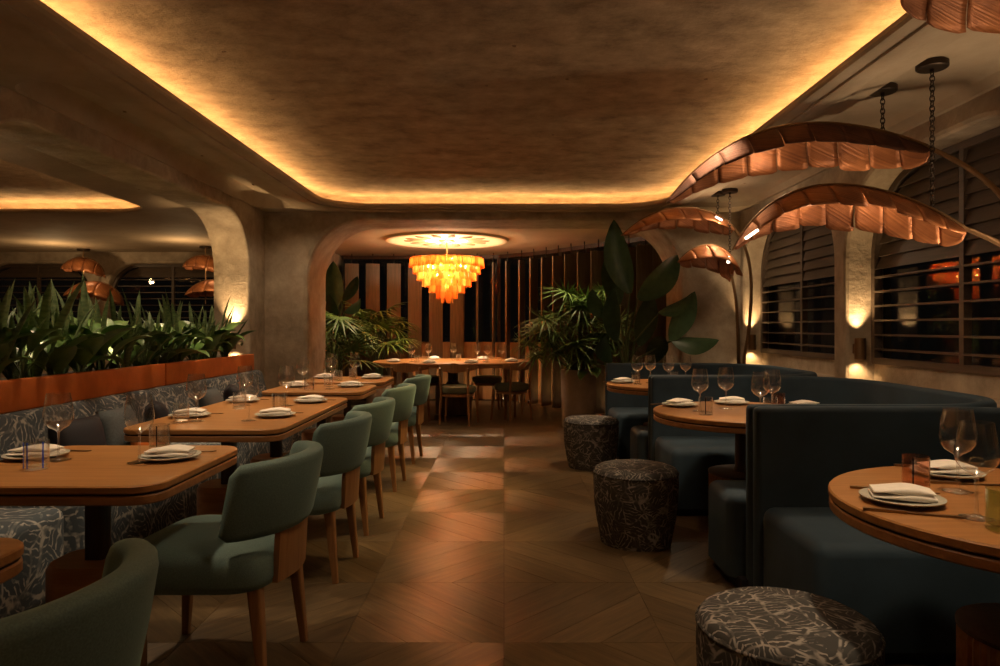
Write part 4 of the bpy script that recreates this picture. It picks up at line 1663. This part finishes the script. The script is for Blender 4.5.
# uplights at the feet of the fins
UL = MB()
UL.lathe([(0.035, 0.0), (0.04, 0.004), (0.04, 0.05), (0.034, 0.05), (0.034, 0.04)], 16)
ulm = UL.mesh('housing', 30)
ulm.materials.append(M['iron'])
UL = MB()
UL.lathe([(0.0, 0.045), (0.033, 0.045)], 16, close=False)
uln = UL.mesh('lens', 0)
uln.materials.append(M['uplens'])
for s_ in (1.55, 2.15, 2.75, 3.3, 3.62, 3.95, 4.3, 4.7, 5.1):
    p, d = poly_at(offset_poly(ARC, 0.10), s_)
    t = thing('floor_uplight', 'small uplight on the floor behind the alcove fins', 'uplight', (p.x, p.y, 0), 0, 'uplights behind the fins')
    link('housing', ulm, None, t)
    link('lens', uln, None, t)
    light('SPOT', 'uplight_lamp', t, (0, 0, 0.06), 0.9, WARM, 0.03, 110, 0.8, (0, 0.05, 1))

# ------------------------------------------------------------------ plants
def blade_mesh(name, L, W, bend, fold, mat, shape='sword', n=9, wave=0.0, seed=0):
    """a leaf growing along +Z and bending to +X; three columns of vertices with a centre fold"""
    rnd = random.Random(seed)
    mb = MB()
    x = z = 0.0
    ph = rnd.random() * 6
    rows = []
    for i in range(n + 1):
        t = i / n
        if shape == 'sword':
            w = W * min(1.0, 0.55 + 1.6 * t) * (1 - t ** 5) ** .8
        elif shape == 'broad':
            w = W * math.sin(PI * min(1, t * .97 + .03)) ** .75 * (1.12 - .25 * t)
        else:
            w = W * min(1, 6 * t + .25) * (1 - t ** 2.2)
        w = max(w, 0.0006)
        a = bend * t ** 1.3
        if i:
            x += math.sin(a) * L / n
            z += math.cos(a) * L / n
        nx, nz = math.cos(a), -math.sin(a)
        f = fold * w + wave * math.sin(ph + t * 9) * w
        rows.append(((x + nx * -f, -w, z + nz * -f), (x + nx * -f * .3, -w * .5, z - nz * f * .3), (x, 0, z), (x + nx * -f * .3, w * .5, z - nz * f * .3), (x + nx * -f, w, z + nz * -f)))
    for r in rows:
        mb.v += r
    for i in range(n):
        for c in range(4):
            k = i * 5 + c
            mb.f.append((k, k + 1, k + 6, k + 5))
    me = mb.mesh(name, 70)
    me.materials.append(M[mat])
    return me


SW = [blade_mesh('leaf', L, W, b, 0.55, 'sansev', 'sword', 8, 0.15, i) for i, (L, W, b) in enumerate(((0.42, .024, .20), (0.50, .027, .10), (0.34, .022, .4), (0.46, .019, .6), (0.55, .025, .15)))]
BR = [blade_mesh('leaf', L, W, b, 0.35, 'broad', 'broad', 8, 0.05, i) for i, (L, W, b) in enumerate(((0.24, .062, 1.1), (0.28, .072, 0.8), (0.20, .055, 1.5)))]


def plant_in_planter(x, y, kind, scale):
    if kind == 'sword':
        t = thing('snake_plant', 'upright dark green snake plant with sword-shaped leaves in the planter', 'plant', (x, y, 0.893), random.uniform(0, 6), 'snake plants in the planter')
        for k in range(random.randint(8, 10)):
            a = random.uniform(0, 2 * PI)
            r = random.uniform(0.005, 0.04)
            o = link('leaf', random.choice(SW), None, t, (r * math.cos(a), r * math.sin(a), 0), (0, random.uniform(0.0, 0.2) if k % 3 else random.uniform(0.2, 0.6), a))
            q_ = scale * random.uniform(0.75, 1.25)
            o.scale = (q_ * .9, q_ * .9, q_)
    else:
        t = thing('leafy_plant', 'low plant with broad glossy leaves in the planter', 'plant', (x, y, 0.893), random.uniform(0, 6), 'broad-leaved plants in the planter')
        st = MB()
        for k in range(7):
            a = 2 * PI * k / 7 + random.uniform(-.3, .3)
            h = random.uniform(0.04, 0.20)
            e = (0.05 * math.cos(a), 0.05 * math.sin(a), h)
            st.tube([(0, 0, 0), (e[0] * .4, e[1] * .4, h * .6), e], 0.004, 5)
            o = link('leaf', random.choice(BR), None, t, e, (0, random.uniform(0.35, 0.9), a))
            o.scale = (scale * 1.1,) * 3
        build(st, 'stem', 'stemgreen', t)


random.seed(21)
for yq in (3.9, 4.9, 5.9):
    t = thing('planter_uplight', 'small spike uplight hidden among the snake plants', 'uplight', (-2.80, yq, 0.894), 0, 'uplights in the planter')
    m = MB()
    m.lathe([(0.02, 0.0), (0.025, 0.005), (0.025, 0.06), (0.02, 0.06), (0.02, 0.05)], 14)
    build(m, 'housing', 'iron', t)
    light('SPOT', 'spike_lamp', t, (0, 0, 0.08), 4.0, WARM2, 0.02, 150, 0.8, (0, 0, 1))
yy = 3.40
while yy < 6.62:
    plant_in_planter(-2.70 + random.uniform(-.05, .05), yy, 'sword', random.uniform(0.75, 1.05))
    yy += 0.20
yy = 3.50
while yy < 6.55:
    plant_in_planter(-2.86 + random.uniform(-.04, .05), yy, 'sword', random.uniform(0.8, 1.1))
    yy += 0.30
yy = 3.50
while yy < 6.62:
    plant_in_planter(-2.635 + random.uniform(-.02, .02), yy, 'broad', random.uniform(0.8, 1.2))
    yy += 0.25


def fan_mesh(name, n, L, W, spread, droop, mat, seed):
    rnd = random.Random(seed)
    mb = MB()
    for k in range(n):
        a = -spread / 2 + spread * k / (n - 1)
        l = L * (1 - 0.25 * (abs(a) / (spread / 2)) ** 2) * rnd.uniform(.9, 1.05)
        rows = []
        m_ = 6
        for i in range(m_ + 1):
            t = i / m_
            w = W * min(1, .35 + 3 * t) * (1 - t ** 3)
            w = max(w, .0005)
            rr = l * t
            # fan lies in the local X(up)-Y plane, drooping to -Z at the tips
            px, py, pz = math.cos(a) * rr, math.sin(a) * rr, -droop * l * t ** 2.2
            tx, ty = -math.sin(a), math.cos(a)
            rows.append(((px - tx * w, py - ty * w, pz - .3 * w), (px, py, pz), (px + tx * w, py + ty * w, pz - .3 * w)))
        o = len(mb.v)
        for r in rows:
            mb.v += r
        for i in range(m_):
            for c in range(2):
                q = o + i * 3 + c
                mb.f.append((q, q + 1, q + 4, q + 3))
    me = mb.mesh(name, 60)
    me.materials.append(M[mat])
    return me


FAN = [fan_mesh('frond', 11, 0.36, 0.016, 3.9, 0.45, 'palm', 1), fan_mesh('frond', 9, 0.32, 0.017, 3.2, 0.65, 'palm', 2), fan_mesh('frond', 13, 0.40, 0.014, 4.4, 0.3, 'palm', 3)]
SPK = [fan_mesh('rosette', 17, 0.30, 0.010, 6.0, 0.25, 'palm', 4), fan_mesh('rosette', 15, 0.26, 0.010, 6.0, -0.25, 'palm', 5), fan_mesh('rosette', 15, 0.33, 0.009, 6.0, 0.55, 'palm', 6)]
STL = [blade_mesh('leaf', L, W, b, 0.28, 'strel', 'broad', 14, 0.04, i + 9) for i, (L, W, b) in enumerate(((0.66, .135, .45), (0.58, .13, 1.0), (0.52, .12, 1.6)))]


def pot(parent, r, h, mat='pot'):
    m = MB()
    m.lathe([(0.0, 0.0), (r * .9, 0.0), (r * .94, 0.01), (r, h - .01), (r * .99, h), (r * .9, h), (r * .88, h - .05)], 36, close=False)
    po_ = build(m, 'pot', mat, parent)
    m = MB()
    m.lathe([(0.0, h - .05), (r * .89, h - .05)], 24, close=False)
    build(m, 'soil', 'soil', po_)


def fan_palm(label, loc, h0, h1, n, rad, seed, potr=.2, poth=.45, group=None):
    rnd = random.Random(seed)
    t = thing('fan_palm', label, 'palm', loc, 0, group)
    pot(t, potr, poth)
    for k in range(n):
        a = 2 * PI * k / n + rnd.uniform(-.4, .4)
        h = rnd.uniform(h0, h1)
        rr = rnd.uniform(.15, rad)
        e = Vector((rr * math.cos(a), rr * math.sin(a), h))
        m = MB()
        m.tube([(0.03 * math.cos(a), 0.03 * math.sin(a), poth - .05), (e.x * .35, e.y * .35, poth + (h - poth) * .6), e], 0.006, 5, 0.003)
        st_o = build(m, 'stalk', 'stemgreen', t)
        o = link('frond', rnd.choice(FAN), None, st_o, e, (rnd.uniform(-.3, .3), rnd.uniform(-0.9, 0.3), a))
        o.scale = (rnd.uniform(.8, 1.15),) * 3
    return t


fan_palm('fan palm with drooping green fronds in the alcove beside the arch jamb', (-2.14, 8.62, 0), 0.70, 1.45, 34, .40, 3)
fan_palm('fan palm behind the rounded end of the oval table, before the fins', (-1.90, 10.42, 0), 0.90, 1.50, 32, .38, 4)


def orient(d, face):
    """rotation with the leaf axis along d and its upper face towards face"""
    z = Vector(d).normalized()
    x = Vector(face)
    x = (x - z * x.dot(z)).normalized()
    y = z.cross(x)
    return Matrix((x, y, z)).transposed().to_euler()


def strelitzia(label, loc, leaves, potr, poth):
    t = thing('banana_plant', label, 'plant', loc)
    pot(t, potr, poth)
    for (ex, ey, ez, d, face, L, sc) in leaves:
        m = MB()
        e = Vector((ex, ey, ez))
        m.tube([(0.02, 0, poth - .05), (ex * .3, ey * .3, poth + (ez - poth) * .6), e], 0.016, 7, 0.007)
        so = build(m, 'stalk', 'stemgreen', t)
        o = link('leaf', STL[L], None, so, e, orient(d, face))
        o.scale = (sc, sc, sc)
    return t


strelitzia('tall banana-leaved plant in the alcove behind the fan palms', (-2.28, 9.2, 0),
           [(0.02, -.1, 1.42, (-.05, .1, 1), (.3, -1, .2), 0, 1.0), (0.14, -.1, 1.55, (.6, 0, .8), (0, -1, .4), 0, .6), (0.16, -.1, 1.40, (1, -.1, .35), (0, -1, .6), 1, .62),
            (-.05, -.1, 1.15, (.2, -.2, 1), (-.3, -1, .3), 0, .8)], .18, .5)
strelitzia('tall banana-leaved plant with broad dark paddles behind the blue booth', (1.32, 7.50, 0),
           [(0.02, -.22, 1.56, (-.27, .02, .8), (.35, -1, .1), 0, 1.22), (0.10, -.25, 1.50, (.55, -.1, .42), (-.2, -1, .5), 1, 1.15), (0.40, -.42, 1.06, (.28, -.02, .5), (-.5, -1, .2), 0, .86),
            (0.42, -.42, 1.06, (.36, -.05, -.1), (0, -1, .7), 1, .85), (0.30, -.35, 1.35, (.5, -.1, .1), (0, -.8, .7), 1, .7), (-.05, .1, 1.45, (-.15, .3, .9), (.3, -1, .2), 0, 1.0),
            (-.1, -.1, 1.05, (-.2, -.1, .9), (.5, -1, .2), 0, .9), (0.14, -.1, 1.0, (.25, 0, .9), (-.4, -1, .2), 0, .9), (-.22, -.15, 1.3, (-.5, -.1, .5), (0, -1, .6), 1, .75),
            (-.16, -.12, .82, (-.3, -.2, .4), (0, -1, .5), 1, .8), (0.2, -.2, .8, (.3, -.2, .5), (0, -1, .5), 1, .8)], .21, .57)


def dracaena(label, loc, spots, potr, poth):
    rnd = random.Random(31)
    t = thing('dracaena', label, 'plant', loc)
    pot(t, potr, poth)
    for (ex, ey, ez, sc) in spots:
        e = Vector((ex, ey, ez))
        m = MB()
        m.tube([(ex * .1, ey * .1, poth - .05), (ex * .5, ey * .5, poth + (ez - poth) * .55), e], 0.011, 6, 0.007)
        cane = build(m, 'cane', 'stemgreen', t)
        for q in range(3):
            o = link('rosette', SPK[q], None, cane, e + Vector((0, 0, -.02 * q)), (rnd.uniform(-.5, .5), rnd.uniform(-.5, .5), rnd.uniform(0, 6)))
            s3 = sc * rnd.uniform(1.05, 1.35)
            o.scale = (s3, s3, s3)
    return t


dracaena('bushy spiky-leaved plant in the tall taupe pot by the oval table', (0.90, 8.26, 0),
         [(-.48, -.1, 1.18, .85), (-.36, .05, 1.02, .8), (-.15, -.12, 1.62, 1.0), (-.22, .1, 1.35, .95), (.05, -.15, 1.30, .9), (.10, 0, 1.55, .9), (.28, -.1, 1.45, .9),
          (.22, -.2, 1.12, .9), (-.05, -.25, 1.02, .9), (-.28, -.2, .92, .7), (.42, 0, 1.28, .9), (.5, -.1, 1.0, .8), (-.62, 0, 1.02, .7), (.3, .1, 1.68, .7), (-.1, .05, 1.2, 1.0), (.16, -.1, .95, 1.0), (-.42, -.15, 1.32, .85), (0, -.2, 1.48, .9), (.36, -.2, 1.2, .9), (-.3, 0, 1.15, .95), (.02, -.2, .85, .9), (-.5, 0, .88, .8)], .215, .69)
# trailing broad-leaved plant at its foot
t = thing('philodendron', 'pale broad-leaved plant spilling over the edge of the taupe pot', 'plant', (1.02, 8.06, 0.66))
for (x, y, z, rz, tilt, sc) in ((0, 0, 0.05, -1.4, 1.5, 1.0), (0.10, 0, .09, -1.2, 1.3, .9), (.22, -.05, .16, -1.5, 1.0, 1.0), (-.06, 0, 0.02, -2.0, 1.6, .8), (.32, -.1, .10, -.9, 1.2, .9)):
    o = link('leaf', BR[1], None, t, (x, y, z), (0, tilt, rz))
    o.scale = (sc, sc * 1.1, sc)

# ------------------------------------------------------------------ pin spots and added fill spots in the ceilings
def downlight(x, y, z, power, spot, label, col=WARM2, aim=(0, 0, -1), blend=0.75):
    t = thing('downlight', label, 'ceiling light', (x, y, z), 0, 'pin spots in the ceiling')
    m = MB()
    m.lathe([(0.008, -0.001), (0.010, -0.002), (0.011, 0.0), (0.008, 0.003)], 16)
    build(m, 'housing', 'bronze', t)
    light('SPOT', 'pin_spot', t, (0, 0, -0.01), power, col, 0.06, spot, blend, aim)
    return t


for x, y, k in ((-1.40, 2.32, 1.0), (-1.40, 3.42, 1.0), (-1.40, 4.14, 1.0), (-1.40, 5.17, 1.1), (-1.40, 6.03, 1.2)):
    downlight(x, y, ZC, TABLE_W * k, 66, 'tiny dark pin spot in the ceiling above the banquette tables')
for y in (4.1, 5.1, 6.1):
    downlight(-3.25, y, ZS, 30.0, 80, 'added fill spot in the side room ceiling above the planter', aim=(.35, 0, -1))  # added to brighten the planter plants from above
for x, y, zz in ((-2.02, 6.35, ZS), (2.18, 6.2, ZP)):
    downlight(x, y, zz, 22.0, 110, 'added fill spot in the lowered ceiling washing the back wall', aim=(0, .5, -1))  # wash spots added to lift the back wall
for x, y, k in ((1.18, 1.80, 1.1), (1.12, 3.80, 1.2), (1.12, 5.65, 1.2)):
    downlight(x, y, ZC, TABLE_W * k, 66, 'tiny dark pin spot in the ceiling above the booth tables')
for x, y in ((0.85, 7.95), (-1.75, 8.45)):
    downlight(x, y, 2.35 if y < 8.02 else 2.40, 40.0, 90, 'added fill spot above the alcove plants')  # extra spots added so the alcove plants are not dark
for y, x in ((5.0, -4.6), (9.0, -5.0), (9.0, -7.2)):
    downlight(x, y, ZC if y < 7 else ZS, 60.0, 110, 'added fill spot in the side room ceiling')  # added for more ambient light in the side room
for x, y, k in ((-0.10, 3.9, 0.55), (-0.12, 5.0, 1.15), (-0.10, 6.3, .8)):
    downlight(x, y, ZC, AISLE_W * k, 42, 'tiny dark pin spot in the ceiling above the aisle', col=(1.0, 0.66, 0.24), blend=1.0, aim=(-.16, 0, -1))
for y, k in ((1.6, .8), (2.7, 1), (3.8, 1), (4.9, 1), (6.0, 1)):
    downlight(0.35, y, ZC, 20.0 * k, 60, 'added fill spot in the ceiling aimed at the sage chairs', aim=(-.75, 0, -1))  # fill added for the aisle side of the chair backs
for y in (2.0, 3.85, 5.9):
    downlight(0.05, y - .5, ZC, 16.0, 44, 'added fill spot in the ceiling aimed at the ottomans', aim=(.32, .22, -1))  # extra spots added to brighten the ottomans
for y in (3.9, 4.9, 5.9):
    downlight(-2.16, y, ZS, 18.0, 84, 'added fill spot in the lowered ceiling before the planter', aim=(-.38, 0, -1))  # fill added for the room side of the planter
